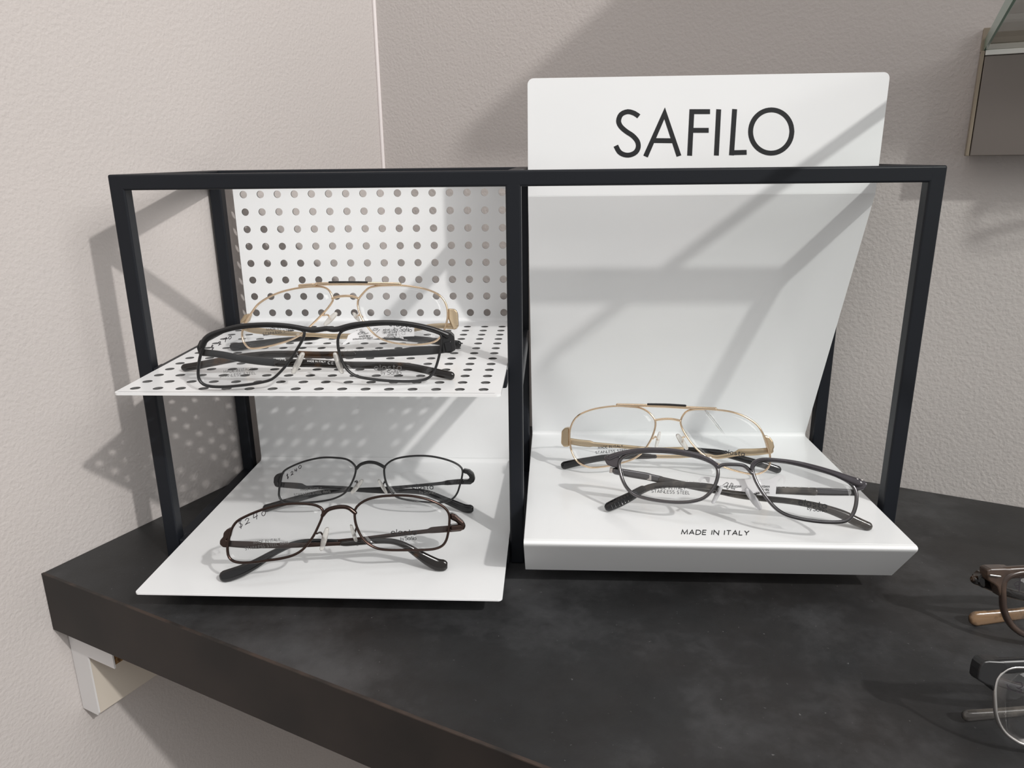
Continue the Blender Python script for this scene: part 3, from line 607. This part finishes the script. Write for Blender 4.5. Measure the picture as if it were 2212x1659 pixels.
LLb = mp(cE, [(1000, 158), (830, 150), (650, 170), (520, 200), (400, 252), (330, 320), (290, 410), (278, 500), (285, 600), (300, 680), (340, 770), (400, 835), (480, 872), (560, 885), (700, 872), (850, 842), (1000, 798), (1080, 758), (1150, 700), (1210, 620), (1260, 530), (1295, 430), (1305, 350), (1290, 300), (1240, 240), (1170, 192), (1100, 168)])
RLb = mp(cE, [(1690, 207), (1640, 250), (1606, 320), (1610, 380), (1640, 450), (1690, 530), (1750, 610), (1830, 690), (1950, 785)]) + mp(cF, [(205, 790), (330, 835), (470, 868), (560, 878), (645, 852), (700, 805), (722, 740), (716, 650), (690, 560), (650, 452), (590, 352), (500, 280), (400, 230), (280, 195), (150, 178), (0, 168)]) + mp(cE, [(1900, 190), (1780, 190)])
g, LN, RN = aviator('gold aviator eyeglasses with black bar inlay at the back of the right tray', RTRAY, cE(560, 890), cF(560, 885), 0.0062, 15, LLb, RLb,
    mp(cE, [(1300, 318), (1400, 305), (1500, 305), (1600, 325)]), mp(cE, [(850, 135), (1100, 140), (1400, 152), (1700, 168), (2020, 182)]), mp(cE, [(1215, 127), (1440, 130), (1660, 143)]),
    mp(cE, [(275, 405), (215, 415), (182, 450), (175, 600), (210, 640), (275, 635), (278, 520)]), mp(cF, [(655, 455), (720, 470), (755, 520), (770, 580), (745, 655), (712, 665), (690, 560)]),
    (mp(cE, [(230, 560, 14), (400, 588, 15), (525, 600, 15), (560, 606, 11), (900, 632, 9), (1200, 660, 9), (1350, 672, 11), (1700, 672, 13), (1900, 690, 14)]) + mp(cF, [(180, 645, 15), (350, 690, 15), (520, 738, 16), (700, 790, 17), (800, 825, 18)]), cF(800, 882)),
    (mp(cF, [(725, 620, 14), (560, 635, 16), (390, 640, 16), (350, 655, 11), (150, 690, 9)]) + mp(cE, [(1900, 735, 8), (1600, 752, 8), (1300, 752, 9), (1200, 750, 12), (950, 752, 13), (700, 765, 14), (500, 798, 15), (350, 828, 17), (220, 858, 18)]), cE(225, 915)),
    [(cE(1355, 462), cE(1310, 640), 8.5, cE(1275, 540)), (cE(1565, 495), cE(1680, 660), 13, cE(1650, 520))])
g.text('lens_print', 'MADE IN ITALY', cE(620, 662), cE(915, 640), 5, 0.9, M['ink'], LN); g.text('lens_print', 'STAINLESS STEEL', cE(590, 720), cE(975, 690), 5, 0.9, M['ink'], LN)
g.text('lens_print', 'elasta', cF(220, 650), cF(440, 680), 9, 1.5, M['ink'], RN)

# ---- black oval-rectangular pair, back of the lower tray
g = Specs('black metal eyeglasses priced 240 standing behind the brown pair on the lower tray', TRAY, cC(1000, 645), cD(1100, 645), 0.0130, 15)
LL = mp(cC, [(1550, 112), (1380, 100), (1250, 110), (1100, 145), (980, 190), (880, 240), (832, 290), (810, 380), (792, 480), (790, 560), (820, 612), (900, 640), (1050, 642), (1250, 630), (1400, 605), (1500, 570), (1580, 520), (1640, 440), (1690, 330), (1708, 240), (1690, 190), (1630, 138)])
RL = mp(cD, [(500, 225), (540, 170), (620, 122), (750, 92), (900, 80), (1050, 86), (1200, 115), (1320, 155), (1400, 202), (1433, 255), (1425, 340), (1402, 430), (1370, 525), (1320, 590), (1250, 625), (1150, 640), (1000, 634), (850, 620), (700, 592), (620, 555), (560, 480), (520, 400), (500, 310)])
for L_ in (LL, RL): g.tube('rim', L_, 0.0013, 0.0020, M['black_metal'], closed=True, samples=90)
g.tube('bridge', mp(cD, [(165, 235), (215, 185), (300, 158), (385, 163), (450, 188), (500, 218)]), 0.0022, 0.0024, M['black_metal'], samples=24)
g.prism('end_piece', mp(cC, [(825, 290), (755, 300), (722, 340), (718, 400), (735, 450), (790, 465), (795, 440), (780, 400), (800, 330)]), 0.001, 0.007, M['black_metal'], bev=0.001)
g.prism('end_piece', mp(cD, [(1435, 240), (1510, 255), (1560, 295), (1580, 370), (1560, 410), (1430, 415), (1432, 372), (1500, 372), (1520, 340), (1480, 300), (1437, 290)]), 0.001, 0.007, M['black_metal'], bev=0.001)
LN = g.lens(LL); RN = g.lens(RL)
g.temple(mp(cC, [(770, 425, 11), (900, 432, 13), (1060, 445, 13), (1110, 460, 9), (1300, 458, 9), (1600, 470, 9)]) + mp(cD, [(200, 492, 8), (480, 505, 10), (700, 500, 11), (950, 512, 13), (1080, 548, 14), (1200, 598, 15), (1320, 650, 17), (1450, 705, 19), (1520, 730, 19)]), 0.007, M['black_metal'], M['black_gloss'], 0.60, 0.0016, 0.003, cD(1480, 762))
g.temple(mp(cD, [(1520, 390, 12), (1400, 390, 12), (1250, 402, 11), (1200, 408, 8), (900, 436, 6.5), (500, 468, 7), (100, 488, 8)]) + mp(cC, [(1500, 500, 10), (1300, 520, 12), (1100, 570, 14), (900, 625, 15), (750, 672, 16), (640, 705, 17)]), 0.011, M['black_metal'], M['black_gloss'], 0.55, 0.0016, 0.003, cC(680, 752))
g.pad(cD(235, 372), cD(110, 525), 11, M['pad'], cD(150, 390), M['black_metal']); g.pad(cD(432, 368), cD(525, 530), 8.5, M['pad'], cD(500, 400), M['black_metal'])
g.strokes('price_writing', hand([('$', cC(892, 326), 5, 10), ('2', cC(946, 288), 7, 8), ('4', cC(992, 253), 7, 8), ('0', cC(1040, 214), 8, 8)], 28), 1.4, M['marker'], LN)
g.text('lens_print', 'MADE IN ITALY', cC(1045, 500), cC(1300, 480), 4.6, 0.8, M['grey_ink'], LN); g.text('lens_print', 'STAINLESS STEEL RIMS', cC(970, 560), cC(1405, 520), 4.6, 0.8, M['grey_ink'], LN)
g.text('lens_print', 'elasta', cD(828, 470), cD(1080, 480), 10, 1.5, M['ink'], RN); g.text('lens_print', 'by', cD(920, 528), cD(960, 530), 6, 0.8, M['grey_ink'], RN); g.text('lens_print', 'Safilo', cD(975, 530), cD(1110, 538), 6, 0.9, M['grey_ink'], RN, gap=.12)

# ---- brown metal pair, front of the lower tray
g = Specs('shiny dark brown metal eyeglasses priced 240 at the front of the lower tray', TRAY, cC(350, 1365), cD(750, 1213), 0.0168, 18)
LL = mp(cC, [(1310, 725), (1250, 680), (1150, 657), (1000, 650), (850, 660), (700, 690), (550, 738), (400, 800), (290, 862), (232, 940), (205, 1020), (180, 1120), (175, 1220), (195, 1295), (250, 1340), (350, 1358), (500, 1350), (650, 1330), (800, 1310), (950, 1272), (1050, 1218), (1120, 1150), (1200, 1040), (1260, 920), (1305, 810)])
RL = mp(cD, [(150, 725), (200, 660), (300, 602), (450, 566), (600, 555), (750, 555), (900, 572), (1050, 612), (1180, 672), (1250, 735), (1275, 800), (1276, 880), (1265, 980), (1240, 1085), (1190, 1155), (1100, 1192), (950, 1205), (750, 1207), (550, 1205), (420, 1188), (320, 1140), (250, 1080), (200, 1000), (160, 900), (145, 805)])
for L_ in (LL, RL): g.tube('rim', L_, 0.0015, 0.0022, M['brown_metal'], closed=True, samples=90)
g.tube('bridge', mp(cC, [(1312, 790), (1370, 728), (1460, 698), (1560, 690)]) + mp(cD, [(80, 708), (150, 762)]), 0.0024, 0.0028, M['brown_metal'], samples=24)
g.prism('end_piece', mp(cC, [(215, 945), (165, 960), (125, 1000), (118, 1050), (80, 1095), (78, 1140), (115, 1175), (175, 1180), (180, 1110), (165, 1090), (190, 1060), (205, 1000)]), 0.001, 0.007, M['brown_metal'], bev=0.001)
g.prism('end_piece', mp(cD, [(1282, 768), (1345, 775), (1390, 820), (1450, 870), (1475, 915), (1455, 970), (1290, 985), (1285, 915), (1390, 905), (1350, 870), (1285, 840)]), 0.001, 0.007, M['brown_metal'], bev=0.001)
LN = g.lens(LL); RN = g.lens(RL)
g.temple(mp(cC, [(130, 1125, 13), (300, 1138, 15), (540, 1148, 16), (580, 1152, 13), (900, 1152, 12), (1250, 1140, 10), (1500, 1130, 9)]) + mp(cD, [(50, 1128, 12), (250, 1112, 12), (450, 1098, 12), (620, 1108, 13), (760, 1160, 15), (900, 1250, 20), (1020, 1325, 25), (1130, 1382, 28), (1190, 1395, 27)]), 0.007, M['brown_metal'], M['tortoise'], 0.52, 0.0016, 0.003, cD(1190, 1458))
g.temple(mp(cD, [(1400, 945, 14), (1250, 955, 15), (1060, 970, 14), (1020, 980, 10), (700, 1015, 9.5), (300, 1065, 9), (0, 1095, 8.5)]) + mp(cC, [(1480, 1100, 9), (1250, 1102, 12), (1100, 1108, 13), (980, 1130, 13), (850, 1180, 14), (700, 1255, 16), (520, 1365, 22), (350, 1450, 27), (200, 1505, 29), (150, 1518, 28)]), 0.011, M['brown_metal'], M['black_gloss'], 0.50, 0.0016, 0.003, cC(150, 1592))
g.pad(cC(1365, 945), cC(1295, 1205), 14, M['pad'], cC(1240, 1010), M['brown_metal']); g.pad(cD(100, 905), cD(178, 1155), 8.5, M['pad'], cD(180, 940), M['brown_metal'])
g.strokes('price_writing', hand([('$', cC(330, 893), 11, 17), ('2', cC(412, 860), 13, 13), ('4', cC(510, 806), 13, 15), ('0', cC(606, 768), 12, 11)], 25), 1.5, M['marker'], LN)
g.text('lens_print', 'MADE IN ITALY', cC(485, 1135), cC(805, 1095), 6, 0.9, M['grey_ink'], LN); g.text('lens_print', 'STAINLESS STEEL RIMS', cC(385, 1208), cC(905, 1135), 6, 0.9, M['grey_ink'], LN)
g.text('lens_print', 'elasta', cD(580, 1025), cD(880, 1025), 12, 1.7, M['ink'], RN); g.text('lens_print', 'by', cD(692, 1088), cD(732, 1088), 6.5, 0.9, M['ink'], RN); g.text('lens_print', 'Safilo', cD(745, 1086), cD(880, 1086), 7.5, 1.2, M['ink'], RN, gap=.12)

# ---- grey translucent browline pair, front of the right tray
g = Specs('translucent grey browline eyeglasses with a white tag at the front of the right tray', RTRAY, cE(1550, 1310), cF(1350, 1405), 0.0132, 24)
LL = mp(cE, [(870, 838), (900, 775), (1000, 725), (1150, 697), (1300, 692), (1500, 703), (1700, 735), (1850, 772), (1980, 828), (2040, 885), (2052, 965), (2030, 1060), (1990, 1140), (1930, 1210), (1850, 1262), (1720, 1293), (1550, 1300), (1350, 1282), (1180, 1250), (1050, 1205), (970, 1135), (920, 1050), (885, 945)])
RL = mp(cF, [(530, 835), (548, 775), (600, 740), (700, 726), (850, 738), (1000, 764), (1200, 815), (1400, 875), (1550, 945), (1622, 1005), (1652, 1065), (1660, 1130), (1650, 1220), (1620, 1308), (1570, 1368), (1500, 1393), (1350, 1397), (1200, 1385), (1050, 1360), (900, 1318), (800, 1260), (720, 1180), (640, 1075), (570, 955)])
for L_ in (LL, RL): g.tube('rim', L_, 0.0021, 0.0024, M['gun'], closed=True, samples=90)
g.tube('brow', mp(cE, [(765, 760, 13), (850, 728, 11), (1000, 693, 9.5), (1150, 673, 8.5), (1300, 668, 8.5), (1500, 680, 8.5), (1700, 712, 9), (1850, 752, 9), (1970, 810, 9), (2040, 862, 9)]), 0, 0.0034, M['grey_acetate'], off=-0.0008, samples=50, n=10)
g.tube('brow', mp(cF, [(518, 812, 7), (545, 748, 8), (640, 715, 8), (800, 724, 9), (1000, 752, 10), (1200, 800, 11), (1400, 862, 13), (1560, 925, 17), (1680, 970, 20)]), 0, 0.0034, M['grey_acetate'], off=-0.0008, samples=50, n=10)
el = g.prism('end_piece', mp(cE, [(690, 745), (770, 725), (880, 760), (860, 850), (850, 885), (790, 880), (720, 850), (695, 800)]), -0.0008, 0.0055, M['grey_acetate'], bev=0.0008)
er = g.prism('end_piece', mp(cF, [(1600, 915), (1700, 930), (1772, 962), (1780, 995), (1740, 1045), (1650, 1062), (1620, 1010)]), -0.0008, 0.0055, M['grey_acetate'], bev=0.0008)
for par, c, pts in ((el, cE, ((758, 745), (812, 742))), (er, cF, ((1668, 930), (1718, 940)))):
    for p in pts:
        q = c(*p); V, F = sweep_vf([g.at(q, -0.0006), g.at(q, -0.0016)], 0.0011, 0.0011, g.ux, False, 10); part('rivet', V, F, M['steel'], par, True)
g.tube('bridge', mp(cF, [(150, 810), (200, 778), (300, 771), (400, 776), (460, 798), (520, 862)]), 0.0022, 0.0026, M['gun'], samples=24)
g.prism('hinge', mp(cE, [(760, 880), (830, 890), (845, 950), (750, 950)]), 0.003, 0.003, M['steel'])
LN = g.lens(LL); RN = g.lens(RL)
a1 = g.temple(mp(cE, [(830, 925, 16), (1030, 962, 17), (1200, 990, 17), (1260, 1005, 16), (1600, 1078, 16), (1900, 1140, 16), (2050, 1165, 15)]) + mp(cF, [(400, 1110, 15), (650, 1140, 15), (900, 1165, 15), (1100, 1195, 16), (1300, 1242, 18), (1500, 1312, 22), (1650, 1385, 23), (1780, 1440, 21)]), 0.007, M['gun'], M['smoke'], 0.17, 0.0028, 0.0036, cF(1800, 1492))
p1 = g.path
g.temple_text('MADE IN ITALY', cE(1615, 1042), cE(1822, 1082), 3.0, 0.6, p1, 0.0036, a1); g.temple_text('CE', cE(1868, 1098), cE(1940, 1114), 5.0, 1.0, p1, 0.0036, a1, gap=.45)
a2 = g.temple(mp(cF, [(1640, 1075, 16), (1400, 1070, 18), (1390, 1070, 18), (1150, 1064, 18), (800, 1052, 17), (400, 1056, 16)]) + mp(cE, [(1900, 1108, 15), (1650, 1092, 15), (1450, 1088, 15), (1280, 1108, 15), (1150, 1155, 16), (1000, 1240, 19), (860, 1310, 21), (750, 1360, 19)]), 0.010, M['gun'], M['smoke'], 0.16, 0.0028, 0.0036, cE(740, 1422))
p2 = g.path; L_ = np.linspace(0, 1, len(p2)); tail = p2[L_ > 0.84]; wsv, g.wrap = g.wrap, 0.0; kk = g.mm(tail[0])
V, F = sweep_vf([g.at(r[:2], r[3] - 0.0002) + g.uz * 0.0004 for r in tail], tail[:, 2] * kk * 1.10, 0.0044, g.un, False, 12, 0.7); bt = part('temple_tip', V, F, M['black_gloss'], a2, True)
for k in range(1, 11):
    r = tail[min(len(tail) - 2, int(k * len(tail) / 12))]; r2 = tail[min(len(tail) - 1, int(k * len(tail) / 12) + 1)]; d_ = np.array([r2[0] - r[0], r2[1] - r[1]]); d_ /= np.linalg.norm(d_); n_ = np.array([-d_[1], d_[0]]) * r[2] * 0.40
    V, F = sweep_vf([g.at(r[:2] - n_, r[3] - 0.0023) + g.uz * 0.0004, g.at(r[:2] + n_, r[3] - 0.0023) + g.uz * 0.0004], 0.0005, 0.0007, g.un, False, 6); part('grip_rib', V, F, M['black_gloss'], a2, True)
g.wrap = wsv
for tx, a, b in (('STA', cF(795, 1016), cF(850, 1017)), ('E 9006', cF(885, 1018), cF(975, 1019)), ('K87', cF(1012, 1020), cF(1065, 1021)), ('140', cF(1105, 1022), cF(1150, 1023))): g.temple_text(tx, a, b, 2.8, 0.6, p2, 0.0036, a2)
g.prism('spring_clip', mp(cF, [(1150, 1022), (1390, 1018), (1390, 1110), (1150, 1108)]), 0.0085, 0.0008, M['silver'], a2, bev=0.0003)
g.prism('spring_clip', mp(cE, [(1045, 935), (1255, 975), (1255, 1040), (1045, 1005)]), 0.0056, 0.0008, M['silver'], a1, bev=0.0003)
g.pad(cF(195, 1005), cF(100, 1190), 11, M['pad_frost'], cF(150, 1060), M['gun']); g.pad(cF(465, 1040), cF(615, 1250), 17, M['pad_frost'], cF(600, 1080), M['gun'])
g.text('lens_print', 'MADE IN ITALY', cE(1295, 1140), cE(1665, 1150), 6.5, 1.0, M['ink'], LN); g.text('lens_print', 'STAINLESS STEEL', cE(1255, 1182), cE(1712, 1205), 6.5, 1.0, M['ink'], LN)
g.text('lens_print', 'elasta', cF(1030, 1208), cF(1330, 1250), 13, 2.0, M['ink'], RN); g.text('lens_print', 'by', cF(1125, 1260), cF(1170, 1268), 7, 1.1, M['ink'], RN); g.text('lens_print', 'Safilo', cF(1185, 1272), cF(1335, 1292), 8, 1.4, M['ink'], RN, gap=.12)
zG = lambda u, w: (1430 + .12206 * u, 1020 + .12206 * w)
tg = g.prism('paper_tag', mp(zG, [(640, 130), (700, 80), (800, 80), (1000, 120), (1400, 120), (1900, 130), (2020, 70), (2110, 45), (2180, 80), (2190, 150), (2150, 220), (2140, 90), (2060, 130), (2030, 200), (2010, 405), (1800, 400), (1480, 350), (1080, 300), (1000, 240), (800, 180), (760, 110), (700, 130), (690, 190), (650, 180)]), 0.0058, 0.0005, M['paper'], bev=0)
for tx, a, b, h in (('MADE', (1755, 238), (1905, 238), 3.8), ('58-18', (1765, 290), (1895, 295), 3.8), ('UA 5', (1785, 348), (1895, 350), 3.8), ('2023-09-', (1080, 235), (1320, 240), 3.8)):
    g.text('tag_print', tx, zG(*b), zG(*a), h, 0.8, M['ink'], tg, off=0.0055)
g.strokes('tag_writing', [mp(zG, [(1080, 230), (1150, 180), (1180, 200), (1140, 260), (1160, 300), (1200, 260), (1230, 190), (1260, 210), (1230, 290), (1290, 290), (1280, 315)]), mp(zG, [(1330, 240), (1400, 245), (1395, 262), (1330, 258), (1330, 275)])], 0.9, M['ink'], tg, off=0.0055)

# ---- two pairs on the counter at the right edge, mirrored about their own middle
cH = lambda u, w: (1900 + .14465 * u, 1180 + .14465 * w)
cI = lambda u, w: (2000 + .15611 * u, 1400 + .15611 * w)
def half_pair(label, left_px, ht, yaw, rec, span, rim, rim_w, rim_d, rim_m, top, top_m, ep, ep_m, arm_m, tip_m, arm_pts, tip_px, tip_w, bridge_w):
    """Only the left half shows; the right half mirrors it across the bridge."""
    g = Specs.__new__(Specs); g.surf = TABLE; g.wrap = 0.0
    P = on_plane(left_px, (0, 0, ht), (0, 0, 1)); a = math.radians(yaw)
    g.ux = np.array([math.cos(a), math.sin(a), 0]); h = np.array([math.sin(a), -math.cos(a), 0]); t = math.radians(rec)
    g.un = h * math.cos(t) + np.array([0, 0, 1.0]) * math.sin(t); g.uz = np.cross(g.un, g.ux); g.uz = g.uz if g.uz[2] > 0 else -g.uz
    g.O = P; mid = P + g.ux * span / 2; foot = np.array([mid[0], mid[1], 0.0]); g.root = thing('eyeglasses', label, 'glasses', foot, 'eyeglasses on the counter')
    def mirror(X): X = np.asarray(X); return X - 2 * np.outer((X - mid) @ g.ux, g.ux)
    def both(name, V, F, mt, sm=True):
        o = part(name, V, F, mt, g.root, sm); o2 = part(name, mirror(V), [tuple(reversed(q)) for q in F], mt, g.root, sm); return o, o2
    loc = lambda q: ((g.at(q) - P) @ g.ux, (g.at(q) - P) @ g.uz)
    w3 = lambda u, z, off=0.0: P + g.ux * u + g.uz * z - g.un * off
    R = np.array([loc(q) for q in rim[0]]); R = np.vstack([R, np.array(rim[1]) * [1, 1]])         # traced part, then the part beyond the picture (u, z)
    Rs = smooth_path(R, 90, True)
    V, F = sweep_vf([w3(*r) for r in Rs], rim_w, rim_d, g.un, True, 8, 0.8); both('rim', V, F, rim_m)
    n = len(Rs); c = Rs.mean(axis=0); V = [w3(*(c + (r - c) * k)) for k in (1, .5) for r in Rs] + [w3(*c)]
    F = [(i, (i + 1) % n, n + (i + 1) % n, n + i) for i in range(n)] + [(n + i, n + (i + 1) % n, 2 * n) for i in range(n)]
    lo = both('lens', V, F, M['lens'])
    for o in lo: md = o.modifiers.new('thickness', 'SOLIDIFY'); md.thickness = 0.0012; md.offset = 0
    Q = smooth_path(top, 50)
    V, F = sweep_vf([w3(q[0], q[1], 0.0010) for q in Q], Q[:, 2], 0.0040, g.un, False, 12, 0.45); both('brow', V, F, top_m)
    E_ = [loc(q) for q in ep]; n = len(E_); V = [w3(*e, -0.001) for e in E_] + [w3(*e, 0.006) for e in E_]
    F = [tuple(range(n)), tuple(range(2 * n - 1, n - 1, -1))] + [(i, (i + 1) % n, n + (i + 1) % n, n + i) for i in range(n)]
    for o in both('end_piece', V, F, ep_m, False): fix(o); bevel(o, 0.0008)
    bp = smooth_path([(span / 2 - 0.011, bridge_w[0]), (span / 2, bridge_w[1]), (span / 2 + 0.011, bridge_w[0])], 14)
    V, F = sweep_vf([w3(*b) for b in bp], bridge_w[2], rim_d, g.un, False, 8); part('bridge', V, F, rim_m, g.root, True)
    # left-hinged arm (runs right, behind) and right-hinged arm whose tip shows at the left
    for pts3, mt_, w_ in arm_pts(g, w3, loc, span):
        V, F = sweep_vf(smooth_path(pts3, 50), w_, 0.0034, g.un, False, 10, 0.8); o = part('temple', V, F, mt_, g.root, True)
    tip = on_plane(tip_px, (0, 0, 0.0042), (0, 0, 1)); hinge = w3(span - 0.004, -0.006, 0.010)
    path = smooth_path([tuple(hinge), tuple(hinge * .72 + tip * .28), tuple(tip + g.ux * 0.075 + np.array([0, 0, 0.011])), tuple(tip + g.ux * 0.045 + np.array([0, 0, 0.006])), tuple(tip + g.ux * 0.018 + np.array([0, 0, 0.0022])), tuple(tip)], 50)
    L = np.linspace(0, 1, len(path)); i = int(len(path) * .62)
    wv = np.interp(L, [0, .6, .85, 1], [tip_w * .75, tip_w * .75, tip_w * .8, tip_w])
    V, F = sweep_vf(path[:i + 1], wv[:i + 1], 0.0026, g.un, False, 10, 0.8); arm = part('temple', V, F, arm_m, g.root, True)
    V, F = sweep_vf(path[i:], wv[i:], 0.0034, g.un, False, 10, 0.8); part('temple_tip', V, F, tip_m, arm, True)
    for sgn in (-1, 1):
        ctr = span / 2 + sgn * 0.0095
        V, F = sweep_vf([w3(ctr + sgn * 0.0012 * k, -0.011 - 0.0042 * k, 0.004 + 0.001 * k) for k in range(4)], [0.003, 0.0052, 0.0055, 0.0035], 0.0022, g.un, False, 10); part('nose_pad', V, F, M['pad'], g.root, True)
    return g, lo[0], loc, w3

def arms_brown(g, w3, loc, span):
    a = loc(cH(1540, 560)); b = loc(cH(2150, 770))
    sl = (b[1] - a[1]) / (b[0] - a[0])
    return [([tuple(w3(a[0], a[1], 0.006)), tuple(w3(a[0] + .03, a[1] + sl * .03, 0.010)), tuple(w3(a[0] + .075, a[1] - 0.012, 0.014)), tuple(w3(a[0] + .115, a[1] - 0.018, 0.018)), tuple(w3(span + 0.006, -0.0335, 0.020))], M['tortoise'], 0.0048)]
g, ln, loc, w3 = half_pair('wood-grain brown acetate eyeglasses on the dark counter at the right edge', cH(1590, 340), 0.042, 3, 12, 0.142,
    (mp(cH, [(2150, 385), (2040, 400), (1950, 430), (1880, 480), (1845, 550), (1835, 650), (1840, 780), (1845, 900), (1870, 1000), (1910, 1090), (1970, 1180), (2060, 1260), (2150, 1310)]), [(.030, -.0372), (.040, -.0376), (.050, -.034), (.0575, -.026), (.060, -.016), (.058, -.008), (.051, -.0035), (.040, -.0016), (.029, -.0012)]), 0.0032, 0.0036, M['wood_acetate'],
    [(.008, -.0024, .0060), (.02, -.0018, .0060), (.04, -.0012, .0056), (.058, -.0026, .0060), (.071, -.0050, .0060)], M['wood_acetate'],
    mp(cH, [(1590, 350), (1650, 325), (1850, 320), (1980, 325), (1900, 430), (1840, 520), (1830, 640), (1790, 760), (1770, 690), (1740, 600), (1680, 550), (1610, 510), (1592, 430)]), M['wood_acetate'],
    M['tortoise'], M['wood_tip'], arms_brown, cH(1445, 1080), 0.0082, (-.0075, -.0060, .0050))
V, F = sweep_vf([g.at(cH(1660, 432), -0.0022), g.at(cH(1800, 450), -0.0022)], 0.0011, 0.0008, g.un, False, 8); part('metal_inlay', V, F, M['silver'], g.root, True)
g.prism('corner_block', mp(cH, [(1545, 410), (1585, 400), (1600, 600), (1560, 640), (1490, 590), (1470, 540), (1478, 470)]), 0.004, 0.006, M['tortoise'], bev=0.0008)
g.strokes('price_writing', [mp(cH, [(2125, 540), (2060, 530), (2010, 560), (2020, 590), (2080, 585), (2085, 620), (2040, 630), (2040, 600)]), mp(cH, [(2105, 455), (2085, 680)])], 1.9, M['marker'], ln, off=-0.0012)

def arms_black(g, w3, loc, span):
    a = loc(cI(800, 430)); b = loc(cI(1350, 640)); sl = (b[1] - a[1]) / (b[0] - a[0])
    return [([tuple(w3(a[0], a[1], 0.006)), tuple(w3(a[0] + .03, a[1] + sl * .025, 0.010)), tuple(w3(a[0] + .075, a[1] - 0.010, 0.014)), tuple(w3(a[0] + .115, a[1] - 0.017, 0.018)), tuple(w3(span + 0.006, -0.0325, 0.020))], M['gun'], 0.0040)]
g, ln, loc, w3 = half_pair('silver-rimmed eyeglasses with thick black brow lying at the bottom right near the counter front', cI(720, 160), 0.042, 1, 14, 0.142,
    (mp(cI, [(1340, 258), (1230, 258), (1120, 285), (1040, 345), (980, 420), (955, 520), (950, 640), (955, 760), (968, 900), (1000, 1010), (1050, 1110), (1130, 1200), (1240, 1275), (1340, 1320)]), [(.029, -.0375), (.040, -.0378), (.050, -.0345), (.057, -.027), (.060, -.017), (.058, -.008), (.051, -.0030), (.040, -.0018), (.029, -.0020)]), 0.0014, 0.0022, M['silver'],
    [(.007, -.0030, .0060), (.022, -.0022, .0060), (.04, -.0012, .0050), (.056, -.0022, .0045), (.066, -.0050, .0035)], M['black_metal'],
    mp(cI, [(720, 300), (745, 220), (790, 170), (860, 160), (1080, 170), (1150, 250), (1040, 320), (975, 420), (945, 540), (920, 600), (890, 520), (800, 490), (700, 430)]), M['black_metal'],
    M['gun'], M['smoke'], arms_black, cI(580, 935), 0.0052, (-.0095, -.0075, .0026))
g.strokes('price_writing', [mp(cI, [(1120, 500), (1140, 560), (1190, 590)]), mp(cI, [(1240, 470), (1320, 480), (1340, 530), (1280, 560), (1250, 540), (1330, 580), (1310, 620), (1250, 600)])], 2.4, M['marker'], ln, off=-0.0012)

# ---- wall shelf out of view above, and unseen pairs added to cast wall shadows
def copy_tree(o, parent=None):
    c = o.copy(); COL.objects.link(c); c.parent = parent
    for ch in list(o.children): copy_tree(ch, c)
    return c
sh = thing('wall_shelf', 'taupe laminate wall shelf fixed above the glass shelf', 'shelf', wp(GA, 0.0005, 0.53))
bevel(slab('shelf_board', GA + 0.025, GA + 0.625, 0.0005, 0.2130, 0.5300, 0.5480, M['taupe'], sh), 0.0008)
bevel(slab('back_rail', GA + 0.025, GA + 0.625, 0.0005, 0.0120, 0.4900, 0.5298, M['taupe_edge'], sh), 0.0005)
for i, a, b, yw, lab in ((2, 0.70, 0.095, 4, 'unseen gold aviator eyeglasses added on the glass shelf for their shadows'), (0, 0.88, 0.095, -6, 'unseen matte black rectangular eyeglasses added on the glass shelf for their shadows')):
    src, ang = PAIRS[i]; c = copy_tree(src); c.location = tuple(wp(a, b, 0.3112)); c['label'] = lab; c['group'] = 'unseen added eyeglasses on the glass shelf'
    c.rotation_euler = (0, 0, math.atan2(DW[1], DW[0]) - ang + math.radians(yw))
